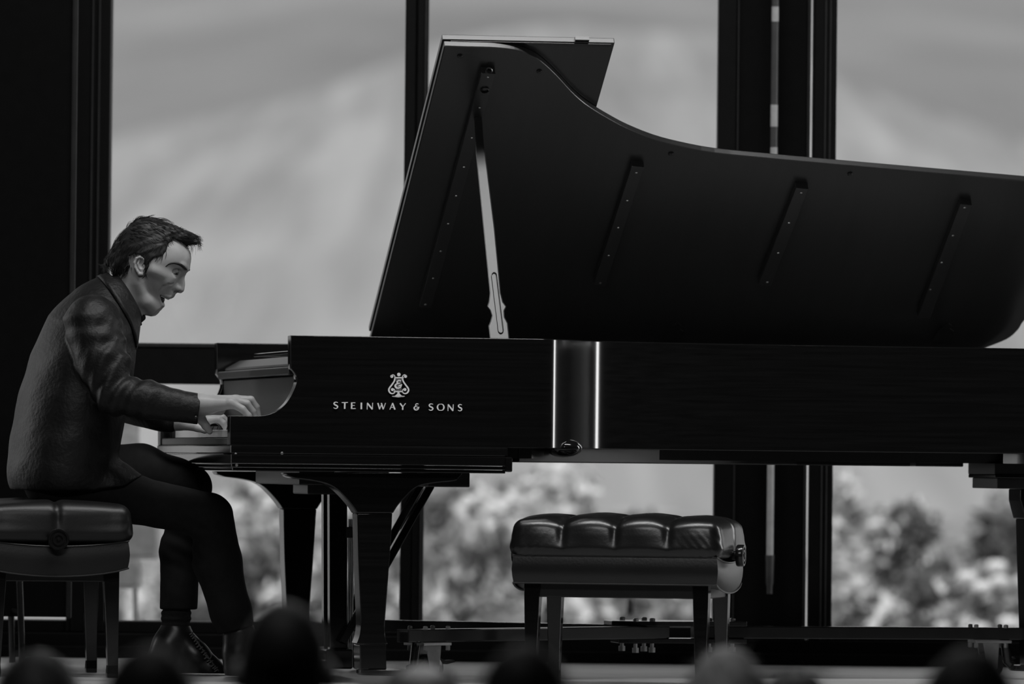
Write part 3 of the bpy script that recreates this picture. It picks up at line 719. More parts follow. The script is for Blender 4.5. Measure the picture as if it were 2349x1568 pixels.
# ------------------------------------------------------------------ benches and chair
def bench(label, loc, rz, H, m):
    o = empty('piano_bench', loc, rz); tag(o, label, 'bench', 'adjustable tufted piano benches')
    L, W = 0.288, 0.205; zt, zsm, zk, za = H, H - 0.108, H - 0.184, H - 0.223
    def cush(p):
        f = rbox(p, (0, 0, (zt + zsm) / 2 - 0.011), (L + 0.013, W + 0.013, (zt - zsm) / 2 + 0.011), 0.040)
        dome = 0.016 * np.maximum(0, 1 - (p[:, 0] / L) ** 2 * 0.55 - (p[:, 1] / W) ** 2 * 0.8) * np.clip((p[:, 2] - zsm - 0.02) / 0.05, 0, 1)
        f = f - dome + 0.010 * np.clip((p[:, 2] - zsm - 0.02) / 0.05, 0, 1)
        up = np.clip((p[:, 2] - zsm - 0.01) / 0.05, 0, 1); d = 0
        cols = [-0.148, 0.0, 0.148]
        for x in cols: d = d + 0.0075 * np.exp(-((p[:, 0] - x) / 0.011) ** 2)
        d = d + 0.0075 * np.exp(-(p[:, 1] / 0.011) ** 2)
        for x in cols:
            for y in (0.0, W - 0.02, -W + 0.02): d = d + (0.020 if y == 0 else 0.010) * np.exp(-((p[:, 0] - x) ** 2 + (p[:, 1] - y) ** 2) / 0.028 ** 2) * np.clip((p[:, 2] - zt + 0.05) / 0.04, 0, 1)
        bow = 0.0
        for i in range(4):
            c = -0.222 + 0.148 * i; bow = bow + 0.006 * np.exp(-((p[:, 0] - c) / 0.05) ** 2)
        cr = np.abs(np.abs(p[:, 0]) - L) + np.abs(np.abs(p[:, 1]) - W)
        wr = 0.0009 * np.sin((np.abs(p[:, 0]) * 1.0 + p[:, 2] * 0.9) * 260) * np.exp(-(cr / 0.09) ** 2) * np.clip((zt - 0.03 - p[:, 2]) / 0.03, 0, 1)
        tuck = 0.012 * np.clip((zsm + 0.03 - p[:, 2]) / 0.04, 0, 1) ** 2
        return f + d * up - bow * up + tuck + wr
    V, Fq = surfnet(cush, (-0.33, -0.25, zsm - 0.05), (0.33, 0.25, zt + 0.03), 0.0045); V = relax(V, Fq, 1, 0.4)
    build('cushion', MB().add(V, Fq), m, o, smooth=True, fix=False)
    # skirt with pointed ends
    ls, wsx = L - 0.004, W - 0.004; ring = []
    def pt(s): pass
    N = 12; loop = []
    for i in range(N): loop.append((-ls + 2 * ls * i / N, -wsx, 0))
    for i in range(N): t = -1 + 2 * i / N; loop.append((ls + 0.004 * (1 - t * t), wsx * t, 1 - t * t))
    for i in range(N): loop.append((ls - 2 * ls * i / N, wsx, 0))
    for i in range(N): t = 1 - 2 * i / N; loop.append((-ls - 0.004 * (1 - t * t), wsx * t, 1 - t * t))
    n = len(loop); rows = []
    for k in range(5):
        t = k / 4; bl = 0.005 * math.sin(math.pi * t)
        rows.append([(x * (1 + bl / L), y * (1 + bl / W), (zsm - 0.016 * e) * (1 - t) + (zk - 0.024 * e ** 0.8) * t) for x, y, e in loop])
    b = MB(); b.add([q for r in rows for q in r], [(k * n + j, k * n + (j + 1) % n, (k + 1) * n + (j + 1) % n, (k + 1) * n + j) for k in range(4) for j in range(n)])
    b.add([(x * 0.985, y * 0.985, z + 0.004) for x, y, z in rows[4]], [tuple(range(n))])
    sk = build('skirt', b, m, o, smooth='auto')
    for r in (rows[0], rows[4]):
        build('piping', MB().tube([(x * 1.004, y * 1.005, z) for x, y, z in r] + [(r[0][0] * 1.004, r[0][1] * 1.005, r[0][2])], 0.0026, 7), m, sk, smooth='auto')
    build('apron', MB().box(-L + 0.035, L - 0.035, -W + 0.03, W - 0.03, za, zk + 0.01), DARKW, o, bevel=0.003)
    for sx in (-1, 1):
        for sy in (-1, 1):
            x1, y1 = sx * (L - 0.030), sy * (W - 0.024)
            def sq(h, z, dx): return [(x1 - sx * (h + dx), y1 - sy * h, z), (x1 - sx * dx, y1 - sy * h, z), (x1 - sx * dx, y1, z), (x1 - sx * (h + dx), y1, z)]
            V = sq(0.046, zk, 0) + sq(0.043, za, 0) + sq(0.030, 0.035, 0.005) + sq(0.032, 0.012, 0.004) + sq(0.030, 0.0, 0.005)
            b = MB(); b.add(V, [(0, 1, 2, 3), tuple(range(16, 20))[::-1]] + [(4 * k + i, 4 * k + (i + 1) % 4, 4 * k + 4 + (i + 1) % 4, 4 * k + 4 + i) for k in range(4) for i in range(4)])
            build('leg', b, LACQ, o, bevel=0.002)
        kz = zsm + 0.004; kc = (sx * (L + 0.012), 0, kz)
        build('knob', MB().lathe([(0.012, -0.03), (0.012, 0.006), (0.0285, 0.006), (0.0305, 0.009), (0.0305, 0.024), (0.0285, 0.027), (0.024, 0.027), (0.0225, 0.0245), (0.018, 0.0245), (0.0165, 0.027), (0.012, 0.027), (0.0105, 0.0245), (0.006, 0.0245), (0.004, 0.029), (0.0, 0.029)], kc, (sx, 0, 0), n=32), KNOBM, o, smooth='auto')
    return o
KNOBM = mat('dark_polished_knob', 0.03, 0.18, metal=0.7, spec=0.8)
c = at(1410, 1340, 20.0)
bench('empty black tufted leather bench with a round knob standing alone before the piano', (float(c[0]) + 0.04, 20.0 + 0.2, 0), -math.radians(11.5), 0.469, LEATHER)
c = loc3(us(131, 0.43, 1240), 0.72, 0.0)
bench('black tufted leather bench with a ringed knob that the pianist sits on', tuple(c), TH + math.pi / 2, 0.492, LEATHER2)
# chair behind the pianist
c = at(-55, 1150, 21.75); ch = empty('stage_chair', (float(c[0]), 21.75, 0), math.radians(8)); tag(ch, 'dark chair with a rounded back at the left edge behind the pianist', 'chair')
mm = 21.75 / FPX
def cz(y): return float(at(-20, y, 21.75)[2])
P = []
hx = 90 * mm
for cx, cyy, a0 in ((hx - 0.03, cz(893) - 0.03, 0), (-hx + 0.03, cz(893) - 0.03, 90)):
    for k in range(6):
        a = math.radians(a0 + 18 * k); P.append((cx + 0.03 * math.cos(a), cyy + 0.03 * math.sin(a)))
P += [(-hx + 0.012, cz(1038)), (hx - 0.012, cz(1038))]
bk = build('backrest', MB().prism(P, -0.012, 0.012), LEATHER2, ch, bevel=0.004)
for s in (-1, 1):
    build('back_post', MB().tube([(s * (hx + 0.004), 0.02, cz(930)), (s * (hx + 0.0), 0.02, cz(1040)), (s * (hx - 0.02), 0.05, cz(1150)), (s * (hx - 0.02), 0.05, cz(1150) - 0.02)], 0.009, 10), BLKMETAL, ch, smooth='auto')
zz = cz(1150)
build('seat', MB().box(-hx - 0.01, hx + 0.01, -0.38, 0.05, zz - 0.03, zz), LEATHER2, ch, bevel=0.008)
for s in (-1, 1):
    for y in (-0.35, 0.03):
        build('leg', MB().tube([(s * (hx - 0.02), y, zz - 0.025), (s * (hx + 0.0), y * 1.08, 0.0)], 0.010, 10), BLKMETAL, ch, smooth='auto')
    build('stretcher', MB().tube([(s * (hx - 0.008), -0.36, 0.16), (s * (hx - 0.008), 0.03, 0.16)], 0.006, 8), BLKMETAL, ch, smooth='auto')
# ------------------------------------------------------------------ the pianist
V0 = 0.72
SP = float(np.linalg.norm(loc3(us(250, V0), V0, 0.9) - CAM) / FPX)
person = empty('person', tuple(loc3(us(170, V0), V0, 0.0)), TH)
tag(person, 'person in a dark satin shirt leaning over the keys, mouth open, playing the piano', 'person')
PROOT = np.array([us(170, V0), V0, 0.0])
def mapB(V):
    V = np.asarray(V, float); u, z = pv(V[:, 0], V[:, 1], V0); return np.stack([u, V0 - V[:, 2] * SP, z], 1) - PROOT
YH = float(loc3(us(340, V0), V0, 0.0)[1])
def mapH(V):
    V = np.asarray(V, float); P = at(V[:, 0], V[:, 1], YH); P = P - V[:, 2:3] * SP * np.array([0, 1.0, 0]); return to_uvz(P) - PROOT
def A(px, py, d):
    v = V0 - d * SP; u, z = pv(px, py, v); x, y = proj(loc3(u, V0, z)); return (float(x), float(y), float(d))
def sdfmesh(f, lo, hi, h, mp, it=1, lam=0.4):
    V, Fq = surfnet(f, lo, hi, h); V = relax(V, Fq, it, lam); return mp(V), Fq
YAW = math.radians(7); CY, SY = math.cos(YAW), math.sin(YAW)
def canon(p):
    x, d = p[:, 0] - 335, p[:, 2]; return np.stack([335 + x * CY + d * SY, p[:, 1], -x * SY + d * CY], 1)
def uncanon(V):
    x, d = V[:, 0] - 335, V[:, 2]; return np.stack([335 + x * CY - d * SY, V[:, 1], x * SY + d * CY], 1)
def mirror(p): return np.stack([p[:, 0], p[:, 1], np.abs(p[:, 2])], 1)
PROF = [(437.7, 580), (438.2, 593), (436, 609), (434.8, 620), (430, 628), (425.2, 634), (424.6, 640), (425.8, 651), (425, 661), (422, 668.5), (415.5, 673), (408.5, 671.6), (404, 674.8), (398.6, 682), (392.6, 684.4), (388.2, 686.5), (384, 684.4), (378, 680), (372, 676), (371.6, 678.5), (374, 690), (376, 697), (378.6, 701), (376.4, 706), (365, 712.3), (360.8, 718), (355.4, 723.6), (346.4, 726), (338.5, 724), (332, 722.5), (325, 728), (300, 800), (100, 800), (100, 400), (400, 400), (428, 560)]
EC = np.array([404.5, 624.5, 28.0])
FOLD = []
def face_d(x, y):
    """half width of the head at a profile point"""
    d = np.linspace(80, 0, 161); q = uncanon(np.stack([np.full(161, x), np.full(161, y), d], 1)); g = head(q); k = np.argmax(g < 0)
    return float(d[k])
def head(p):
    p = canon(p); m = mirror(p)
    f = ell(p, (343, 590, 0), (90, 82, 63), math.radians(20))
    f = smin(f, ell(p, (398, 592, 0), (42, 42, 48), math.radians(60)), 14)                    # forehead
    f = smin(f, cone(m, (433, 616, 5), (422, 608, 33), 5.5, 5.5), 7)                            # brow ridge
    f = smin(f, ell(p, (370, 645, 0), (40, 42, 42), math.radians(40)), 12)                      # mid face
    f = smin(f, cone(m, (396, 637, 33), (362, 622, 52), 11, 11), 12)                            # cheek bone
    f = smin(f, ell(m, (387, 646, 30), (15, 12, 14), math.radians(30)), 8)                      # raised cheek
    f = smin(f, cone(m, (328, 650, 44), (340, 690, 30), 13, 14), 14)                            # jaw
    f = smin(f, cone(m, (340, 690, 27), (353, 707, 9), 16, 16), 12)
    f = smin(f, ell(p, (348, 690, 0), (30, 30, 32), 0), 12)
    f = smin(f, cone(p, (308, 640, 0), (268, 716, 0), 46, 50, 1.02), 20)                        # neck
    f = smin(f, cone(p, (322, 660, 0), (298, 716, 0), 38, 38, 0.85), 14)                        # throat
    f = smin(f, ell(p, (384, 668, 0), (22, 17, 20), math.radians(40)), 7)                       # upper jaw
    n = cone(p, (421, 630, 0), (418.5, 650, 0), 6, 7); n = smin(n, cone(p, (418.5, 648, 0), (415, 663, 0), 8, 10.5), 5)
    n = smin(n, cone(p, (412, 638, 0), (400, 660, 0), 10, 13, 0.9), 6)
    n = smin(n, ell(m, (408, 659.5, 12), (11, 7.5, 6.5), math.radians(28)), 2.5)                # wings
    f = smin(f, n, 5)
    f = smax(f, -ell(m, (406, 671, 8), (7, 4, 4), math.radians(35)), 2)                         # nostrils
    f = smin(f, chain(m, [(397.5, 682, 0), (391, 681, 13), (381, 677, 21), (373, 675, 25)], [4.5, 4.2, 3.4, 2.4], 3), 3)
    f = smin(f, chain(m, [(374.5, 702, 0), (372.5, 698, 12), (370, 686, 22), (370, 678, 25)], [5, 4.4, 3, 2], 3), 3)
    f = smin(f, ell(p, (353, 709, 0), (18, 17, 19), math.radians(-30)), 8)                      # chin
    f = smax(f, -cone(p, (373, 713, -10), (373, 713, 10), 5, 5), 6)                             # dip under the lip
    if FOLD: f = smax(f, -chain(m, FOLD, [0.6, 1.5, 1.8, 1.6, 0.6], 3), 5)
    f = smax(f, -ell(m, EC + np.array([9, 2, 5]), (13, 9.5, 12), math.radians(15)), 5)
    q = m - EC
    lid = np.linalg.norm(q, axis=1) - 10.8
    lid = np.maximum(lid, q @ np.array([0.30, 0.95, 0.1]) - 4.6)
    f = smin(f, lid, 2)
    f = smin(f, np.maximum(np.linalg.norm(q, axis=1) - 10.4, 7.4 - q @ np.array([0.1, 0.98, 0.1])), 5)
    f = smax(f, poly2(p, PROF), 3)
    k = m - np.array([9.5, 1.0, 0])
    e = ell(k, (323, 609, 60), (12, 19.5, 5.5), math.radians(-12))
    e = smax(e, -ell(k, (325.5, 606, 66), (7.5, 11.5, 5.5), math.radians(-12)), 2)
    e = smin(e, chain(k, [(334, 605, 60), (331, 595, 63), (323, 590, 66), (315, 593, 67), (310.5, 603, 67), (312, 614, 66), (317, 623, 65), (320.5, 629, 63), (326, 629, 62), (329, 622, 61)], [2.2, 2.6, 2.8, 2.9, 2.9, 2.8, 2.8, 3.8, 3.8, 2.6], 2), 2)
    e = smin(e, chain(k, [(321, 597, 64), (318, 606, 64.5), (321, 617, 64)], [1.8, 2, 1.8], 2), 1.6)
    e = smin(e, cone(k, (333, 611, 61), (332, 617, 61), 3.0, 2.4), 2)
    return smin(f, e, 2.5)
FOLD = [(x, y, face_d(x, y) + 0.2) for x, y in [(403, 652), (393, 654.5), (382, 659), (374, 667), (369, 680)]]
hv, hq = sdfmesh(head, (225, 490, -92), (470, 770, 92), 1.35, mapH, 1, 0.35)
# hands (near hand high on the keys, far hand lower)
WR = A(456, 926, 250)
def hand_near(p):
    f = chain(p, [A(430, 925, 248), WR, A(475, 928, 252)], [23, 22.5, 22], 8, 1.15)
    for k, (x, y, d) in enumerate([(530, 921, 279), (536, 917, 267), (541, 914, 252), (538, 917, 236)]):
        f = smin(f, cone(p, A(462, 927, 250 + (d - 257) * 0.5), A(x, y + 4, d), 20, 12.5), 9)
    F4 = [([(528, 923, 282), (556, 938, 286), (570, 953, 287), (580, 979, 285)], [10.5, 8.2, 7.4, 6.2]),
          ([(536, 919, 268), (566, 926, 270), (580, 944, 269), (592, 979, 268)], [11, 8.8, 7.8, 6.4]),
          ([(541, 917, 252), (575, 917, 251), (588, 934, 250), (598, 979, 249)], [11.2, 9.0, 8.0, 6.5]),
          ([(538, 919, 236), (564, 924, 232), (576, 942, 230), (584, 980, 229)], [11, 9, 8, 6.5])]
    g = None
    for pts, rs in F4:
        c = chain(p, [A(*q) for q in pts], rs, 3); g = c if g is None else np.minimum(g, c)
    f = smin(f, g, 4)
    th = chain(p, [A(452, 944, 232), A(462, 962, 222), A(472, 976, 218), A(481, 989, 217)], [15, 10.5, 9, 7], 4)
    f = smin(f, th, 6)
    f = smin(f, cone(p, A(470, 934, 235), A(505, 940, 236), 17, 12), 8)
    return f
def hand_far(p):
    f = chain(p, [A(375, 958, -30), A(402, 968, -28), A(425, 968, -26)], [19, 18, 18], 8, 1.2)
    for x, y, d in [(478, 962, -4), (482, 960, -16), (483, 959, -30), (478, 961, -44)]:
        f = smin(f, cone(p, A(415, 967, -26 + (d + 24) * 0.5), A(x, y + 2, d), 16, 10), 8)
    F4 = [([(478, 963, -2), (500, 961, 2), (512, 970, 3), (520, 987, 3)], [9.5, 8, 7.2, 6]), ([(482, 961, -16), (510, 958, -15), (523, 968, -15), (531, 987, -15)], [10, 8.4, 7.4, 6.2]),
          ([(483, 960, -30), (508, 958, -32), (522, 968, -33), (528, 987, -33)], [10, 8.4, 7.4, 6.2]), ([(478, 963, -44), (498, 963, -50), (508, 972, -52), (514, 987, -52)], [9, 7.4, 6.8, 5.8])]
    g = None
    for pts, rs in F4:
        c = chain(p, [A(*q) for q in pts], rs, 3); g = c if g is None else np.minimum(g, c)
    f = smin(f, g, 4)
    return smin(f, chain(p, [A(425, 974, -10), A(452, 980, 12), A(470, 987, 20)], [12, 9.5, 7.5], 4), 6)
nv, nq = sdfmesh(hand_near, (395, 880, 185), (630, 1005, 320), 1.5, mapB, 1, 0.3)
fv, fq = sdfmesh(hand_far, (340, 925, -90), (560, 1010, 55), 1.7, mapB, 1, 0.3)
SH_N, EL_N = A(212, 742, 150), A(262, 905, 205)
SH_F, EL_F = A(232, 740, -150), A(262, 918, -190)
def trunk(p):
    f = chain(p, [(150, 1065, 0), (175, 950, 0), (203, 850, 0), (225, 770, 0)], [82, 82, 82, 62], 30, 1.35); f = smin(f, chain(p, [(225, 770, 0), (262, 695, 0)], [60, 42], 20, 1.0), 20)
    f = smin(f, chain(p, [SH_N, EL_N, A(430, 925, 248)], [42, 32, 20], 12), 20); f = smin(f, chain(p, [SH_F, EL_F, A(385, 960, -30)], [42, 32, 18], 12), 20)
    f = smin(f, chain(p, [A(150, 1100, 75), A(470, 1178, 95), A(495, 1285, 95), A(540, 1470, 95)], [46, 34, 30, 22], 12), 20)
    return smin(f, chain(p, [A(150, 1090, -75), A(445, 1110, -95), A(412, 1270, -95), A(403, 1440, -95)], [46, 32, 28, 22], 12), 20)
tv, tq = sdfmesh(trunk, (0, 600, -280), (640, 1510, 320), 7.0, mapB, 1, 0.3)
b = MB(); b.add(hv, hq); b.add(nv, nq); b.add(fv, fq); b.add(tv, tq)
build('body', b, SKIN, person, smooth=True, fix=False)

# eyes, teeth, mouth, brows
for s in (1, -1):
    c0 = np.array([[EC[0], EC[1], EC[2] * s]]); c = mapH(uncanon(c0))[0]
    c1 = mapH(uncanon(c0 + np.array([[8, 6.5, 2.0 * s]])))[0]; e = MB().sphere((0, 0, 0), 9.7 * SP, 20)
    eo = build('eye', e, EYEM, person, smooth=True); eo.location = c
    dr = (c1 - c); dr /= np.linalg.norm(dr)
    build('iris', MB().lathe([(0.0001, 10.0 * SP), (3.0 * SP, 9.8 * SP), (6.0 * SP, 8.0 * SP), (5.6 * SP, 7.2 * SP)], (0, 0, 0), dr, 16), IRISM, eo, smooth=True)
def arcband(P, r):
    return MB().tube([tuple(q) for q in mapH(uncanon(np.array(P, float)))], [k * SP for k in r], 8)
build('teeth', arcband([(373, 678.5, -18), (381, 681.5, -12), (386.3, 684.2, -4), (386.3, 684.2, 4), (381, 681.5, 12), (373, 678.5, 18)], [2.0, 2.8, 3.4, 3.4, 2.8, 2.0]), TEETHM, person, smooth='auto')
build('mouth', MB().sphere((0, 0, 0), 10 * SP, 18, (1.0, 1.9, 1.05)), MOUTHM, person, smooth=True).location = mapH(uncanon(np.array([[368.3, 686.5, 0]])))[0]  # dark filling painted in place of the shade inside the open mouth
rb = np.random.RandomState(12)
for s in (1, -1):
    P = spline([(389, 613), (397, 607), (406, 604.3), (415, 605.3), (423, 609), (429, 615), (432, 619)], 3); e = MB()
    D = np.array([face_d(x, y) for x, y in P]); D = np.convolve(np.pad(D, 2, mode='edge'), np.ones(5) / 5, 'valid'); W_ = np.interp(np.linspace(0, 1, len(P)), [0, 0.3, 0.8, 1], [0.8, 2.2, 3.2, 2.0])
    e = arcband([(x, y, (d - 0.1) * s) for (x, y), d in zip(P, D)], list(W_ * 1.15))
    build('eyebrow', e, HAIRM, person, smooth='auto')

# hair
HP2 = [(462, 551), (452, 541), (430, 531), (400, 517), (370, 505), (340, 497), (318, 503), (296, 522), (276, 544), (258, 572), (243, 596), (238, 612), (256, 608), (264, 632), (281, 643), (292, 636), (303, 625), (308, 612), (306, 592), (318, 584), (332, 588), (338, 600), (339, 622), (344, 634), (351, 622), (355, 604), (365, 594), (385, 590), (392, 576), (398, 558), (404, 548), (420, 556), (432, 570), (446, 574), (458, 568)]
def hairf(p):
    q = canon(p); m = mirror(q)
    f = ell(q, (340, 586, 0), (95, 87, 66.5), math.radians(20))
    f = smin(f, ell(q, (330, 545, 0), (60, 46, 50), math.radians(-15)), 14)
    f = smin(f, ell(q, (282, 598, 0), (42, 46, 54), math.radians(60)), 10)
    f = smin(f, chain(q, [(400, 538, 0), (432, 545, 4), (452, 557, 8)], [24, 15, 6], 8, 1.6), 8)
    f = smin(f, cone(m, (345, 605, 57), (344, 626, 54), 6, 4), 4)
    f = smax(f, poly2(q, HP2) + 1.0, 5)
    s = np.stack([(q[:, 0] * 0.42 + q[:, 1] * 0.9) * 0.16, (q[:, 0] * 0.9 - q[:, 1] * 0.42) * 0.025, q[:, 2] * 0.22], 1)
    return f + 1.5 * wob(s, 1.3, 8) + 0.8 * wob(s * 2.3, 1.3, 9)
gv, gq = surfnet(hairf, (220, 480, -90), (485, 660, 90), 1.5); gv = relax(gv, gq, 1, 0.3)
hb = MB(); hb.add(mapH(gv), gq)
rh = np.random.RandomState(3)
nrm = np.zeros_like(gv); e1_ = gv[gq[:, 1]] - gv[gq[:, 0]]; e2_ = gv[gq[:, 3]] - gv[gq[:, 0]]; fn_ = np.cross(e1_, e2_)
for k in range(4): np.add.at(nrm, gq[:, k], fn_)
nrm /= np.linalg.norm(nrm, axis=1)[:, None] + 1e-9
if np.sum(nrm * (gv - gv.mean(0))) < 0: nrm = -nrm
crown = np.array([292, 545, 0])
pick = rh.choice(len(gv), 4200, replace=False)
for i in pick:
    p0 = gv[i]; n0 = nrm[i]; cc = canon(p0[None])[0]
    if cc[1] > 575 and cc[0] < 320: fl = np.array([-0.35, 1.0, 0.1 * np.sign(cc[2])])
    elif cc[1] > 560: fl = np.array([-0.45, 0.9, 0.0])
    else: fl = np.array([1.0, 0.32, 0.25 * np.sign(cc[2])]) if cc[0] > 300 else np.array([-0.75, 0.8, 0.2 * np.sign(cc[2])])
    fl = fl + rh.normal(size=3) * 0.18; fl -= n0 * np.dot(fl, n0); fl /= np.linalg.norm(fl) + 1e-9
    L0 = rh.uniform(10, 24); lift = rh.uniform(0.3, 1.8) + (3.5 if rh.rand() < 0.03 else 0)
    P = [p0 - n0 * 1.0, p0 + fl * L0 * 0.5 + n0 * lift * 0.7, p0 + fl * L0 + n0 * (lift * 0.6 - 1.0)]
    hb.tube([tuple(q) for q in mapH(np.array(P))], [0.55 * SP, 0.5 * SP, 0.1 * SP], 3, caps=False)
def tuft(a, bend, c, n, spread, r=0.42):
    for _ in range(n):
        j = rh.normal(size=(3, 3)) * spread; P = np.array([a, bend, c], float) + j
        S_ = spline(P, 4); hb.tube([tuple(q) for q in mapH(uncanon(S_))], list(np.linspace(r, 0.12, len(S_)) * SP), 3, caps=False)
tuft((425, 536, 0), (455, 546, 2), (459, 572, 4), 34, 3.6); tuft((405, 525, 0), (440, 536, 0), (466, 553, 2), 26, 3.0)
tuft((430, 548, 8), (446, 562, 10), (444, 580, 10), 14, 3.4); tuft((300, 520, 0), (318, 500, 0), (345, 502, 0), 26, 3.2)
tuft((345, 503, 0), (375, 503, 0), (400, 514, 0), 18, 2.4); tuft((285, 535, 0), (296, 515, 0), (316, 506, 0), 16, 3.0)
tuft((256, 590, 0), (246, 602, 0), (240, 594, 0), 26, 2.2); tuft((268, 560, 0), (258, 580, 0), (247, 602, 0), 18, 2.6)
tuft((300, 615, 55), (294, 630, 55), (284, 641, 52), 24, 3.0)
build('hair', hb, HAIRM, person, smooth=True, fix=False)

# shirt
def sweep(p, seed):
    return wob(p * np.array([0.022, 0.035, 0.025]), 1.0, seed) * 2.2 + wob(p * np.array([0.06, 0.05, 0.05]), 1.0, seed + 1) * 1.0
def shirtf(p):
    f = chain(p, [(138, 1075, 0), (150, 1010, 0), (165, 930, 0), (185, 850, 0), (212, 768, 0)], [122, 118, 117, 113, 100], 26, 1.45)
    f = smin(f, chain(p, [(205, 775, 0), (240, 712, 0), (267, 672, 0)], [100, 74, 50], 20, 1.12), 30)
    f = smin(f, chain(p, [A(170, 1098, 70), A(250, 1122, 82), A(330, 1150, 90)], [84, 70, 52], 10), 20)
    f = smin(f, chain(p, [A(170, 1080, -70), A(250, 1085, -82), A(285, 1090, -88)], [80, 66, 52], 10), 16)
    arm = chain(p, [SH_N, A(236, 830, 185), EL_N], [66, 57, 46], 12)
    arm = smin(arm, chain(p, [EL_N, A(340, 917, 228), A(400, 929, 242), A(456, 937, 251)], [46, 43, 36, 33.5], 8), 9)
    # folds gathered at the elbow and shoulder
    q = p - np.array(EL_N); along = q @ np.array([0.9, 0.35, 0.25]); r = np.exp(-(along / 70.0) ** 2)
    arm = arm + 3.2 * r * np.sin(along * 0.16 + 0.05 * q[:, 2] + 0.03 * q[:, 1])
    q2 = p - np.array(SH_N); al2 = q2 @ np.array([-0.35, 0.9, 0.1]); arm = arm + 2.4 * np.exp(-((al2 - 25) / 45.0) ** 2) * np.sin(al2 * 0.15 + q2[:, 0] * 0.05)
    far = chain(p, [SH_F, EL_F, A(385, 962, -32)], [64, 46, 31], 14)
    cuffcut = (p - np.array(A(455, 937, 251))) @ np.array([0.985, 0.06, 0.15]); arm = np.maximum(arm, cuffcut)
    f = smin(f, arm, 10); f = smin(f, far, 12)
    f = smax(f, -(cone(p, (262, 690, 0), (330, 610, 0), 46, 60, 1.0)), 6)
    f = np.where(p[:, 1] < 765, smax(f, (p[:, :2] - np.array([266, 634])) @ np.array([0.86, -0.51]), 3), f)
    hem = np.interp(p[:, 0], [0, 200, 267, 325, 360, 420], [1121, 1125, 1114, 1086, 1060, 1040])
    hem = np.where(p[:, 0] > 345, 2000, hem)
    f = smax(f, p[:, 1] - hem, 4)
    return f + sweep(p, 21)
sv, sq_ = sdfmesh(shirtf, (0, 600, -290), (480, 1140, 330), 3.2, mapB, 1, 0.35)
build('shirt', MB().add(sv, sq_), SHIRT, person, smooth=True, fix=False)
# collar: a folded band round the neck, open at the throat
n2 = np.array([0.86, -0.51]); t2 = np.array([0.51, 0.86]); cc0 = np.array([294, 679.0]); rings = []
KN = 44
for k, (off, rr) in enumerate([(-24, 0.95), (0, 0.93), (2.5, 0.96), (1, 1.0), (-12, 1.06), (-28, 1.15), (-39, 1.23), (-38, 1.19)]):
    R_ = []
    for j in range(KN):
        a = math.radians(14 + (332) * j / (KN - 1)); ca, sa = math.cos(a), math.sin(a)
        fl = max(0.0, (ca - 0.55) / 0.45); o2 = off - (12 * fl if k >= 4 else 0)
        R_.append((cc0[0] + t2[0] * ca * 57 * rr + n2[0] * o2, cc0[1] + t2[1] * ca * 57 * rr + n2[1] * o2, sa * (52, 51, 54, 58, 66, 78, 88, 86)[k]))
    R_ = np.array(R_)
    if k >= 4:
        ctr = np.array([cc0[0], cc0[1], 0.0]); dr = R_ - ctr; dr -= np.outer(dr @ np.array([n2[0], n2[1], 0.0]), np.array([n2[0], n2[1], 0.0])); dr /= np.linalg.norm(dr, axis=1)[:, None]
        for _ in range(60):
            g = shirtf(R_); R_ = R_ + dr * np.where(g < (2.6 if k < 7 else 0.8), 1.0, 0.0)[:, None]
        for c_ in range(3): R_[:, c_] = np.convolve(np.pad(R_[:, c_], 1, mode='edge'), [0.25, 0.5, 0.25], 'valid')
    rings.append(R_)
cv_ = mapB(np.array([q for R_ in rings for q in R_])); b = MB()
b.add(cv_, [(i * KN + j, i * KN + j + 1, (i + 1) * KN + j + 1, (i + 1) * KN + j) for i in range(len(rings) - 1) for j in range(KN - 1)])
co = build('collar', b, SHIRT, person, smooth=True); sm = co.modifiers.new('thick', 'SOLIDIFY'); sm.thickness = 0.002
P = [tuple(q) for q in mapB(np.array([(x, y, d) for d in (-13, 13) for x, y in [(300, 706), (321, 721), (332, 721.5), (333.5, 731), (318, 745), (309, 764), (296, 750)]]))]
build('collar_stand', MB().add(P, [tuple(range(7))[::-1], tuple(range(7, 14))] + [(i, (i + 1) % 7, 7 + (i + 1) % 7, 7 + i) for i in range(7)]), SHIRT, person, bevel=0.004, smooth='auto')
# cuff
def cuff(p):
    a, c = np.array(A(396, 929, 241)), np.array(A(458, 937.5, 251)); ax = (c - a) / np.linalg.norm(c - a)
    f = cone(p, a - ax * 30, c + ax * 30, 37, 34.5); t = (p - a) @ ax; L0 = np.linalg.norm(c - a)
    f = smax(f, t - L0, 1.5); f = smax(f, -t, 1.5); return smax(f, -cone(p, a, c + ax * 30, 33.5, 31.5), 1.0) + 0.5 * wob(p * 0.08, 1, 5)
cv, cq = sdfmesh(cuff, (370, 880, 190), (500, 1000, 310), 1.6, mapB, 1, 0.3)
build('cuff', MB().add(cv, cq), SHIRT, person, smooth=True, fix=False)
for px, py, d in [(449, 957, 284), (322, 743, 4), (309, 800, 8), (302, 862, 8)]:
    c = mapB(np.array([A(px, py, d)]))[0]; build('button', MB().sphere(c, 0.005, 10, (1, 0.6, 1)), EBONY, person, smooth=True)

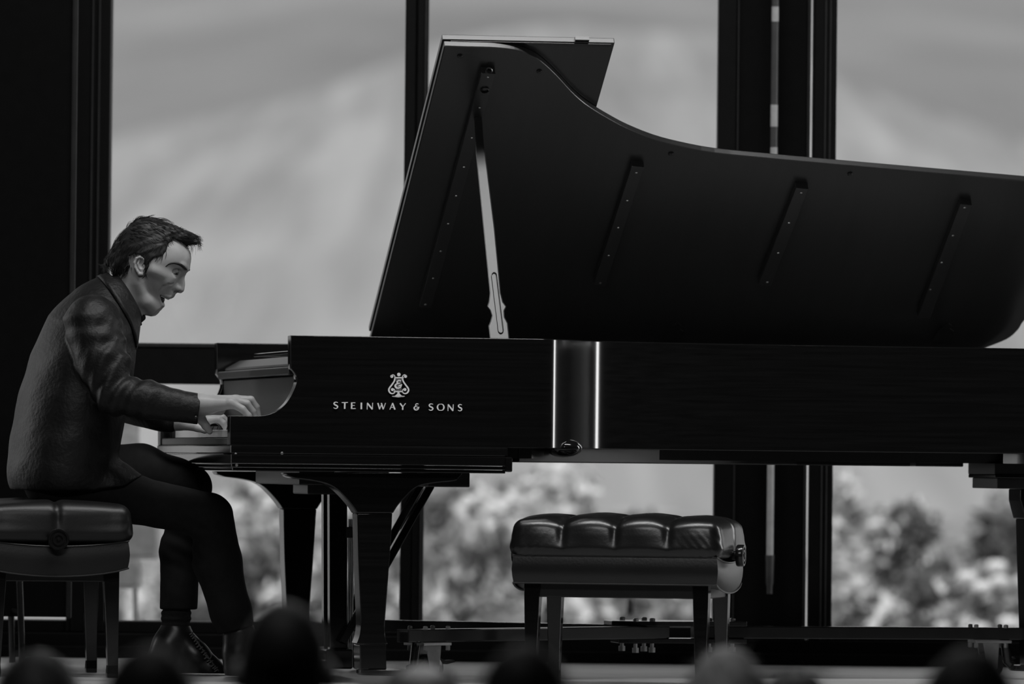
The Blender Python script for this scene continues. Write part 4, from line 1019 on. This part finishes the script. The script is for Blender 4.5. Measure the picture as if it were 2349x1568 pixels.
# trousers, socks, shoes
def trousf(p):
    f = chain(p, [A(120, 1105, 70), A(305, 1144, 85), A(470, 1180, 96)], [66, 54, 51], 14)
    f = smin(f, chain(p, [A(486, 1184, 96), A(499, 1290, 96), A(529, 1400, 96), A(549, 1466, 96)], [50, 54, 46, 40], 14), 12)
    g = chain(p, [A(120, 1090, -70), A(320, 1084, -86), A(400, 1104, -92), A(438, 1114, -96)], [72, 66, 54, 48], 14)
    g = smin(g, chain(p, [A(440, 1122, -96), A(413, 1260, -96), A(409, 1410, -96)], [44, 44, 43], 14), 10)
    g = np.maximum(g, p[:, 1] - A(410, 1397, -96)[1])
    f = np.maximum(f, (p - np.array(A(520, 1449, 96))) @ np.array([0.25, 0.968, 0]))
    h = cone(p, (135, 1098, -30), (135, 1098, 30), 66, 66, 1.3); h = np.maximum(h, p[:, 1] - 1157)
    o = smin(smin(f, g, 12), h, 16)
    o = np.maximum(o, np.where(p[:, 0] < 300, p[:, 1] - 1156 - np.maximum(0, p[:, 0] - 240) * 1.2, -1e3))
    kn = np.exp(-(((p[:, 0] - 440) ** 2 + (p[:, 1] - 1235) ** 2) / 60.0 ** 2)); o = o + 2.2 * kn * np.sin((p[:, 0] * 0.5 - p[:, 1]) * 0.17)
    return o + 0.7 * sweep(p, 40)
tv, tq = sdfmesh(trousf, (30, 1000, -190), (640, 1480, 190), 3.2, mapB, 1, 0.35)
build('trousers', MB().add(tv, tq), TROUS, person, smooth=True, fix=False)
def sockf(p):
    f = chain(p, [A(407, 1385, -96), A(404, 1412, -96), A(402, 1455, -96)], [31, 33, 32], 6) + 1.2 * np.sin(p[:, 1] * 0.45)
    g = chain(p, [A(540, 1430, 96), A(552, 1480, 96)], [30, 30], 6); return np.minimum(f, g)
for sgn in (-1, 1):
    V, Fq = surfnet(lambda p: np.maximum(sockf(p), -sgn * p[:, 2] + 20), (350, 1350, -150), (620, 1530, 150), 2.4); V = relax(V, Fq, 1, 0.3)
    build('sock', MB().add(mapB(V), Fq), SOCKM, person, smooth=True, fix=False)
def shoe_far(p):
    fl = A(400, 1545, -96)[1]
    f = chain(p, [A(402, 1446, -96), A(388, 1480, -97), A(372, 1512, -98)], [35, 38, 36], 10)
    f = smin(f, chain(p, [A(408, 1462, -94), A(448, 1505, -86), A(482, 1532, -78), A(505, 1543, -74)], [34, 34, 27, 20], 10), 10); f = smin(f, cone(p, A(372, 1524, -96), A(470, 1534, -82), 24, 22), 12)
    return np.maximum(f, p[:, 1] - fl)
def shoe_near(p):
    fl = A(560, 1550, 96)[1]
    f = chain(p, [A(549, 1452, 96), A(548, 1500, 96), A(545, 1530, 96)], [37, 37, 33], 8); f = smin(f, chain(p, [A(560, 1505, 96), A(612, 1528, 98), A(665, 1536, 100)], [34, 27, 19], 10), 8)
    return np.maximum(f, p[:, 1] - fl)
for fn, lo, hi, sole in ((shoe_far, (310, 1400, -170), (560, 1570, 0), (345, 520, -130, -45)), (shoe_near, (480, 1400, 40), (710, 1580, 160), (505, 690, 60, 140))):
    tv, tq = sdfmesh(fn, lo, hi, 2.4, mapB, 1, 0.3); tv[:, 2] = np.maximum(tv[:, 2], 0.004)
    sh = build('shoe', MB().add(tv, tq), SHOEM, person, smooth=True, fix=False)
    lc = MB()
    rr = np.random.RandomState(7)
    if fn is shoe_far:
        base = spline([A(437, 1452, -66), A(452, 1474, -60), A(470, 1500, -55), A(488, 1524, -52), A(500, 1540, -52)], 8)
    else: base = spline([A(583, 1480, 110), A(605, 1500, 112), A(630, 1514, 114)], 6)
    for i in range(0, len(base) - 1, 2):
        q = base[i] + rr.normal(size=3) * 1.0; lc.tube([tuple(x) for x in mapB(np.array([q + [-5, 3, 10], q + [3, -2, 4], q + [4, 0, -6], q + [-4, 4, -12]]))], 0.0022, 6)
    lc.tube([tuple(x) for x in mapB(base + np.array([1.5, -1, 2]))], 0.0024, 6)
    if fn is shoe_far:
        lc.tube([tuple(x) for x in mapB(spline([A(446, 1458, -56), A(468, 1476, -48), A(484, 1500, -44), A(480, 1510, -46), A(468, 1500, -50)], 6))], 0.0016, 6)
    build('lace', lc, LACEM, sh, smooth=True)
# ------------------------------------------------------------------ the audience in front of the stage
def listener(px, top, wpx, label, hairm, ears=True, hairk=1.0, curly=0.4, seed=0, tilt=0.0, bald=False, Y=12.0):
    sc = wpx * Y / (0.163 * FPX); c = at(px, top, Y); Ht = (float(c[2]) - HALLZ) / sc
    o = empty('person', (float(c[0]), Y, HALLZ), tilt); o.scale = (sc, sc, sc); tag(o, label, 'person', 'audience heads along the bottom of the view')
    hz = Ht - 0.128; S = np.array
    def skull(p):
        m = np.stack([np.abs(p[:, 0]), p[:, 1], p[:, 2]], 1)
        f = ell(p, (0, -0.005, hz + 0.012), (0.073, 0.094, 0.102)); f = smin(f, ell(p, (0, 0.045, hz - 0.05), (0.052, 0.05, 0.065)), 0.03)
        f = smin(f, cone(p, (0, 0.092, hz - 0.005), (0, 0.108, hz - 0.035), 0.010, 0.014), 0.012)
        f = smin(f, cone(p, (0, -0.012, hz - 0.05), (0, -0.025, hz - 0.17), 0.052, 0.060), 0.03)
        e = ell(m, (0.083, 0.0, hz - 0.012), (0.014, 0.020, 0.034)); return smin(f, e, 0.006)
    def body(p):
        m = np.stack([np.abs(p[:, 0]), p[:, 1], p[:, 2]], 1)
        f = smin(skull(p), cone(m, (0.0, -0.03, Ht - 0.32), (0.16, -0.03, Ht - 0.36), 0.075, 0.06), 0.04)
        f = smin(f, chain(p, [(0, -0.03, Ht - 0.40), (0, -0.03, 0.75), (0, -0.02, 0.56)], [0.11, 0.10, 0.12], 0.05), 0.04)
        f = smin(f, chain(m, [(0.185, -0.02, Ht - 0.37), (0.23, 0.05, 0.74), (0.12, 0.30, 0.63)], [0.05, 0.04, 0.03], 0.03), 0.03)
        f = smin(f, chain(m, [(0.12, 0.30, 0.63), (0.07, 0.37, 0.61)], [0.034, 0.026], 0.02), 0.02)
        f = smin(f, chain(m, [(0.10, 0.0, 0.53), (0.12, 0.42, 0.52), (0.12, 0.43, 0.08), (0.13, 0.56, 0.035)], [0.085, 0.06, 0.04, 0.035], 0.03), 0.03)
        return np.maximum(f, 0.001 - p[:, 2])
    lo, hi = (-0.36, -0.24, -0.02), (0.36, 0.68, Ht + 0.02)
    V, Fq = surfnet(body, lo, hi, 0.011); V = relax(V, Fq, 1, 0.4); build('body', MB().add(V, Fq), SKIN, o, smooth=True, fix=False)
    def jacket(p):
        m = np.stack([np.abs(p[:, 0]), p[:, 1], p[:, 2]], 1)
        f = smin(cone(m, (0.0, -0.03, Ht - 0.325), (0.165, -0.03, Ht - 0.36), 0.085, 0.072), chain(p, [(0, -0.03, Ht - 0.40), (0, -0.03, 0.75), (0, -0.02, 0.55)], [0.13, 0.12, 0.14], 0.05), 0.05)
        f = smin(f, chain(m, [(0.19, -0.02, Ht - 0.37), (0.235, 0.05, 0.74), (0.13, 0.28, 0.635)], [0.062, 0.054, 0.042], 0.03), 0.03)
        f = smax(f, -cone(p, (0, -0.02, Ht - 0.30), (0, 0.02, Ht), 0.066, 0.075), 0.012); return f + 0.002 * wob(p * 14, 1, seed)
    V, Fq = surfnet(jacket, lo, hi, 0.012); V = relax(V, Fq, 1, 0.4); build('jacket', MB().add(V, Fq), CLOTH, o, smooth=True, fix=False)
    def pants(p):
        m = np.stack([np.abs(p[:, 0]), p[:, 1], p[:, 2]], 1)
        f = chain(m, [(0.09, -0.02, 0.53), (0.12, 0.42, 0.525), (0.12, 0.43, 0.11)], [0.105, 0.074, 0.058], 0.03); return np.maximum(f, 0.09 - p[:, 2])
    V, Fq = surfnet(pants, lo, hi, 0.014); build('trousers', MB().add(V, Fq), CLOTH, o, smooth=True, fix=False)
    rr = np.random.RandomState(seed); b = MB()
    def hair(p):
        t = 0.010 * hairk
        f = ell(p, (0, -0.010, hz + 0.014), (0.076 + t * 0.6, 0.099 + t * 0.6, 0.104 + t))
        f = smin(f, ell(p, (0, -0.05, hz - 0.045), (0.062 + t, 0.05 + t * 0.7, 0.055)), 0.02)
        if hairk > 1.6: f = smin(f, ell(p, (0, -0.03, hz - 0.03), (0.085, 0.075, 0.09)), 0.03)
        cut = (p - S([0, 0.035, hz + 0.02])) @ S([0, 0.80, -0.60]); f = smax(f, cut, 0.008)
        if bald: f = smax(f, -ell(p, (0, -0.035, hz + 0.13), (0.052, 0.07, 0.05)), 0.012)
        return f + 0.0035 * curly * wob(p * 60, 1, seed + 3) + 0.003 * curly * wob(p * 25, 1, seed + 5)
    V, Fq = surfnet(hair, (-0.14, -0.17, hz - 0.16), (0.14, 0.12, hz + 0.17), 0.0065); V = relax(V, Fq, 1, 0.3); b.add(V, Fq)
    for i in rr.choice(len(V), min(700, len(V)), replace=False):
        d = V[i] - S([0, -0.01, hz]); d /= np.linalg.norm(d); w = d * 0.5 + rr.normal(size=3) * 0.5 + S([0, -0.2, -0.3]); L_0 = rr.uniform(0.008, 0.02) * hairk
        b.tube([tuple(V[i] - d * 0.002), tuple(V[i] + w * L_0 * 0.6), tuple(V[i] + w * L_0 + S([0, 0, -0.003]))], [0.0009, 0.0007, 0.0002], 3, caps=False)
    build('hair', b, hairm, o, smooth=True, fix=False)
    return o
listener(88, 1490, 205, 'person with flat dark hair, lowest at the bottom left corner, before the bench legs', HAIRD, hairk=1.2, Y=13.8, seed=1)
listener(345, 1478, 222, "dark-haired person whose head covers the pianist's far shoe", HAIRD, hairk=1.1, Y=11.8, seed=2, tilt=0.1)
listener(655, 1372, 205, 'tallest dark head with both ears showing, in front of the far piano leg', HAIRD, hairk=0.6, curly=0.2, Y=12.8, seed=3)
listener(970, 1505, 215, 'person with thinning greyish hair before the near dolly caster', HAIRG, hairk=0.9, Y=13.8, seed=4, bald=True)
listener(1205, 1478, 208, 'person with thick dark hair in front of the left legs of the empty bench', HAIRD, hairk=1.3, Y=11.8, seed=5, tilt=-0.1)
listener(1668, 1492, 190, 'person with fluffy pale hair in front of the right legs of the empty bench', HAIRW, hairk=1.5, curly=1.6, Y=13.8, seed=6)
listener(1825, 1537, 190, 'dark head barely rising above the bottom edge beside the pale-haired person', HAIRD, hairk=1.0, Y=14.9, seed=7)
listener(2225, 1482, 232, 'dark smooth head at the right, in front of the rear dolly caster', HAIRD, hairk=0.9, curly=0.2, Y=11.8, seed=8)
# ------------------------------------------------------------------ outside
rnd = random.Random(5)
def outmat(name, lo, hi, scale, stretch, lo2=0.85, scale2=0.02):
    m = bpy.data.materials.new(name); m.use_nodes = True; n = m.node_tree.nodes; L = m.node_tree.links; b = n['Principled BSDF']
    b.inputs['Roughness'].default_value = 0.9; b.inputs['Specular IOR Level'].default_value = 0.1
    t = n.new('ShaderNodeTexCoord'); mp = n.new('ShaderNodeMapping'); mp.inputs['Scale'].default_value = stretch
    x = n.new('ShaderNodeTexNoise'); x.inputs['Scale'].default_value = scale; x.inputs['Detail'].default_value = 6; x.inputs['Roughness'].default_value = 0.6
    y = n.new('ShaderNodeTexNoise'); y.inputs['Scale'].default_value = scale2; y.inputs['Detail'].default_value = 3
    r = n.new('ShaderNodeValToRGB'); r.color_ramp.elements[0].position = 0.32; r.color_ramp.elements[1].position = 0.68
    r.color_ramp.elements[0].color = (lo, lo, lo, 1); r.color_ramp.elements[1].color = (hi, hi, hi, 1)
    q = n.new('ShaderNodeMath'); q.operation = 'MULTIPLY_ADD'; q.inputs[1].default_value = 2 * (1 - lo2); q.inputs[2].default_value = lo2
    mx = n.new('ShaderNodeVectorMath'); mx.operation = 'SCALE'
    L.new(t.outputs['Object'], mp.inputs['Vector']); L.new(mp.outputs['Vector'], x.inputs['Vector']); L.new(t.outputs['Object'], y.inputs['Vector'])
    L.new(x.outputs['Fac'], r.inputs['Fac']); L.new(y.outputs['Fac'], q.inputs[0]); L.new(r.outputs['Color'], mx.inputs[0]); L.new(q.outputs[0], mx.inputs['Scale'])
    L.new(mx.outputs[0], b.inputs['Base Color'])
    return m
HILLM = outmat('misty_forest_slope', 0.26, 0.47, 0.35, (1.2, 0.012, 0.30), 0.72, 0.02)
FARM = outmat('far_dark_mountain', 0.22, 0.31, 0.02, (1, 1, 0.5), 0.7, 0.004)
LAWNM = outmat('pale_lawn', 0.26, 0.36, 0.6, (1, 1, 1))
sl_ = build('lawn', MB().box(-150, 150, YW + 0.32, 130, -0.60, -0.35), LAWNM); struct(sl_)
def slope(name, ridge, Y0, Y1, m, amp, seed, z0=-3.0, pw=1.0):
    ns, ntt = 120, 40; V = []
    S = np.linspace(-900, 3300, ns); rz = np.interp(S, [q[0] for q in ridge], [q[1] for q in ridge])
    for j in range(ntt + 1):
        t = j / ntt
        for i in range(ns):
            Y = Y0 + (Y1 - Y0) * t; top_ = at(S[i], rz[i], Y1); X = top_[0] * (1 + 0.0 * t)
            z = z0 + (top_[2] - z0) * t ** pw
            V.append((X, Y, z))
    V = np.array(V); V[:, 2] += amp * wob(V / (Y1 * 0.02), 1.0, seed) * np.clip((V[:, 1] - Y0) / (Y1 - Y0) * 3, 0, 1)
    b = MB(); b.add(V, [(j * ns + i, j * ns + i + 1, (j + 1) * ns + i + 1, (j + 1) * ns + i) for j in range(ntt) for i in range(ns - 1)])
    return struct(build(name, b, m, smooth=True))
slope('hill', [(-900, 500), (100, 390), (250, 335), (560, 240), (925, 130), (1300, 40), (1650, 60), (1912, 175), (2349, 345), (3300, 560)], 120, 420, HILLM, 1.0, 3)
slope('mountain', [(-900, -500), (250, -250), (900, -420), (1500, -380), (2349, -200), (3300, -420)], 600, 1600, FARM, 6.0, 4, z0=-20)
LEAFA = mat('pale_leaf', 0.80, 0.6, spec=0.2, var=0.3); LEAFB = mat('mid_leaf', 0.44, 0.6, spec=0.2, var=0.3); LEAFC = mat('deep_leaf', 0.15, 0.6, spec=0.2, var=0.3)
PETAL = mat('white_petal', 0.95, 0.6, spec=0.2, var=0.03); STEMM = mat('shrub_stem', 0.10, 0.8)
GZ = -0.35
def leafcloud(b, blobs, n, sz, wts, r):
    tot = sum(q[3] for q in blobs)
    for (cx, cy, cz, rr) in blobs:
        w = r.choices(range(3), wts)[0]
        for _ in range(int(n * rr / tot)):
            d = np.array([r.gauss(0, 1) for _ in range(3)]); d /= np.linalg.norm(d); p = np.array([cx, cy, cz]) + d * rr * r.uniform(0.5, 1.05)
            if p[2] < GZ + 0.02: continue
            a = np.array([r.gauss(0, 1) for _ in range(3)]); a /= np.linalg.norm(a); c = np.cross(a, d); c /= np.linalg.norm(c) + 1e-9; s = sz * r.uniform(0.6, 1.3)
            mi = w if r.random() < 0.75 else r.choices(range(3), wts)[0]
            b.add([p - a * s, p + c * s * 0.45 + d * s * 0.12, p + a * s, p - c * s * 0.45 + d * s * 0.12], [(0, 1, 2, 3)], mi)
def shrub(name, label, px, ytop, wpx, Y, wts, n=1500, sz=0.055, nb=16, spiky=0.5, seed=0):
    r = random.Random(seed); Y = Y * 1.35; sz = sz * 1.35; nb = int(nb * 1.5); n = int(n * 1.8); c = at(px, 1400, Y); X = float(c[0]); mm = Y / FPX; H = float(at(px, ytop, Y)[2]) - GZ; Wd2 = wpx * mm / 2
    o = empty(name, (X, Y, GZ)); tag(o, label, 'shrub', 'shrubs in the garden outside')
    bl = []; st = MB()
    for k in range(nb):
        x = r.uniform(-1, 1); h = r.uniform(0.25, 1.0) * (1 - 0.45 * abs(x) ** 2) * H * (1 if k % 3 else r.uniform(0.8, 1.0))
        if k == 0: x = 0.1; h = H * 0.93
        rr = Wd2 * r.uniform(0.26, 0.50) * (1 - spiky * 0.35 * h / H)
        y = r.uniform(-0.5, 0.5) * Wd2
        bl.append((x * Wd2 * 0.85, y, GZ + max(h - rr * 0.6, rr), rr))
        st.tube([(x * Wd2 * 0.15, y * 0.2, 0), (x * Wd2 * 0.5, y * 0.6, h * 0.5), (x * Wd2 * 0.85, y, max(h - rr * 0.6, rr))], [0.012, 0.008, 0.003], 5)
    b = MB(); leafcloud(b, bl, n, sz, wts, r)
    b.v = [(x, y, z - GZ) for x, y, z in b.v]
    build('leaves', b, [LEAFA, LEAFB, LEAFC], o, fix=False)['kind'] = 'stuff'; build('stems', st, STEMM, o)
    return o
shrub('garden_shrub', 'pale loose shrub outside behind the seated pianist\'s shins', 345, 1330, 260, 30, (2, 5, 2), seed=1)
shrub('garden_shrub', 'mid grey bushy shrub outside between pianist\'s knee and piano leg', 560, 1075, 330, 29, (4, 4, 2), 2200, nb=22, seed=2)
shrub('garden_shrub', 'shrub outside seen through the gap beside the pedal lyre', 800, 1080, 260, 29.5, (4, 4, 2), 1500, seed=3)
shrub('garden_shrub', 'broad pale shrub outside just right of the near piano leg', 1030, 1060, 330, 28.5, (6, 3, 2), 2400, 0.06, nb=24, seed=4)
shrub('garden_shrub', 'pale shrub outside rising behind the left end of the empty bench', 1260, 1062, 330, 29, (6, 3, 2), 2400, 0.06, nb=24, seed=5)
shrub('garden_shrub', 'low shrub outside seen between the legs of the empty bench', 1470, 1185, 330, 30, (4, 4, 1), 1600, nb=16, seed=6)
shrub('garden_shrub', 'narrow pale shrub outside at the left jamb of the right window', 1930, 1085, 130, 28, (6, 3, 1), 900, nb=12, seed=7)
shrub('garden_shrub', 'spiky pale shrub outside in the right window left of the tallest bush', 2060, 1150, 220, 28.5, (5, 3, 3), 1700, nb=18, seed=8)
shrub('garden_shrub', 'low dark shrub outside in front of the spiky pale one in the right window', 2130, 1290, 280, 27.5, (2, 4, 4), 1600, nb=16, seed=9)
shrub('garden_shrub', 'tallest dark feathery bush outside at the right edge', 2300, 1125, 260, 30, (2, 4, 5), 2400, nb=24, seed=10)
rs = shrub('rose_bush', 'dark rose bush outside with round white blooms', 2270, 1300, 220, 27, (2, 4, 4), 1300, nb=14, seed=11)
rs['group'] = ''
del rs['group']
for px, py, k in [(2218, 1322, 1), (2285, 1297, 1.1), (2252, 1345, 1.1), (2292, 1332, 1), (2312, 1427, 1.1), (2346, 1330, .8), (2248, 1440, 0.9), (2160, 1436, 0.7)]:
    c = at(px, py, rs.location[1] - 0.5); m = MB()
    for j in range(9):
        a = j * 2.4; q = 0.012 + 0.0022 * j
        m.sphere((q * math.cos(a) * 0.8, q * math.sin(a) * 0.5, q * math.sin(a * 1.3) * 0.6), 0.018 * k, 8, (1, 0.8, 1))
    f = build('white_bloom', m, PETAL, rs, smooth=True); f.location = (float(c[0]) - rs.location[0], -0.5, float(c[2]) - GZ); f.scale = (1.35, 1.35, 1.35)
# pale garden seat
c = at(330, 1400, 25.6); gs = empty('garden_armchair', (float(c[0]), 25.6, GZ)); tag(gs, 'pale rounded garden seat outside the left window, partly behind the pianist', 'garden chair')
def rrect(x0, y0, x1, y1, r, d=0.0):
    P = []
    for cx, cy, a0 in ((x1 - r, y0 + r, -90), (x1 - r, y1 - r, 0), (x0 + r, y1 - r, 90), (x0 + r, y0 + r, 180)):
        for k in range(6):
            a = math.radians(a0 + 18 * k); P.append((cx + r * math.cos(a), cy + r * math.sin(a)))
    out = []
    for x, y in P:
        w = at(x, y, 25.6); out.append((float(w[0]) - gs.location[0], float(w[2]) - GZ))
    return out
WHT = mat('pale_garden_paint', 0.75, 0.5); WHT2 = mat('pale_garden_panel', 0.52, 0.6)
for nm, R_ in (('backrest', (240, 1185, 367, 1282, 12)), ('seat', (230, 1283, 326, 1350, 12)), ('headrest', (250, 955, 320, 1060, 22))):
    P = rrect(*R_); f = build(nm, MB().prism(P, -0.03, 0.03), WHT, gs, bevel=0.006)
    x0, y0, x1, y1, r = R_; build(nm + '_panel', MB().prism(rrect(x0 + 8, y0 + 8, x1 - 9, y1 - 9, r - 4), -0.04, 0.0), WHT2 if nm != 'headrest' else WHT, f, bevel=0.004)
build('upright', MB().prism(rrect(258, 1040, 272, 1300, 5), -0.02, 0.02), WHT2, gs)
bq = rrect(245, 1345, 256, 1700, 4); build('leg', MB().prism([(a, max(z, 0)) for a, z in bq], -0.02, 0.02), WHT2, gs)
bq = rrect(305, 1345, 316, 1700, 4); build('leg', MB().prism([(a, max(z, 0)) for a, z in bq], -0.02, 0.02), WHT2, gs)
# short dark bollard
c = at(1445, 1412, 26); bo = empty('garden_bollard', (float(c[0]), 26, GZ)); tag(bo, 'short dark garden bollard outside, framed between the empty bench legs', 'bollard')
zb = float(c[2]) - GZ; zt = float(at(1445, 1372, 26)[2]) - GZ
build('post', MB().lathe([(0.020, zb), (0.012, zb + 0.01), (0.013, zt - 0.02), (0.010, zt)], (0, 0, 0), n=14), BLKMETAL, bo, smooth='auto')
build('plinth', MB().lathe([(0.05, 0), (0.045, zb - 0.01), (0.040, zb)], (0, 0, 0), n=18), mat('plinth_stone', 0.25, 0.8), bo, smooth='auto')
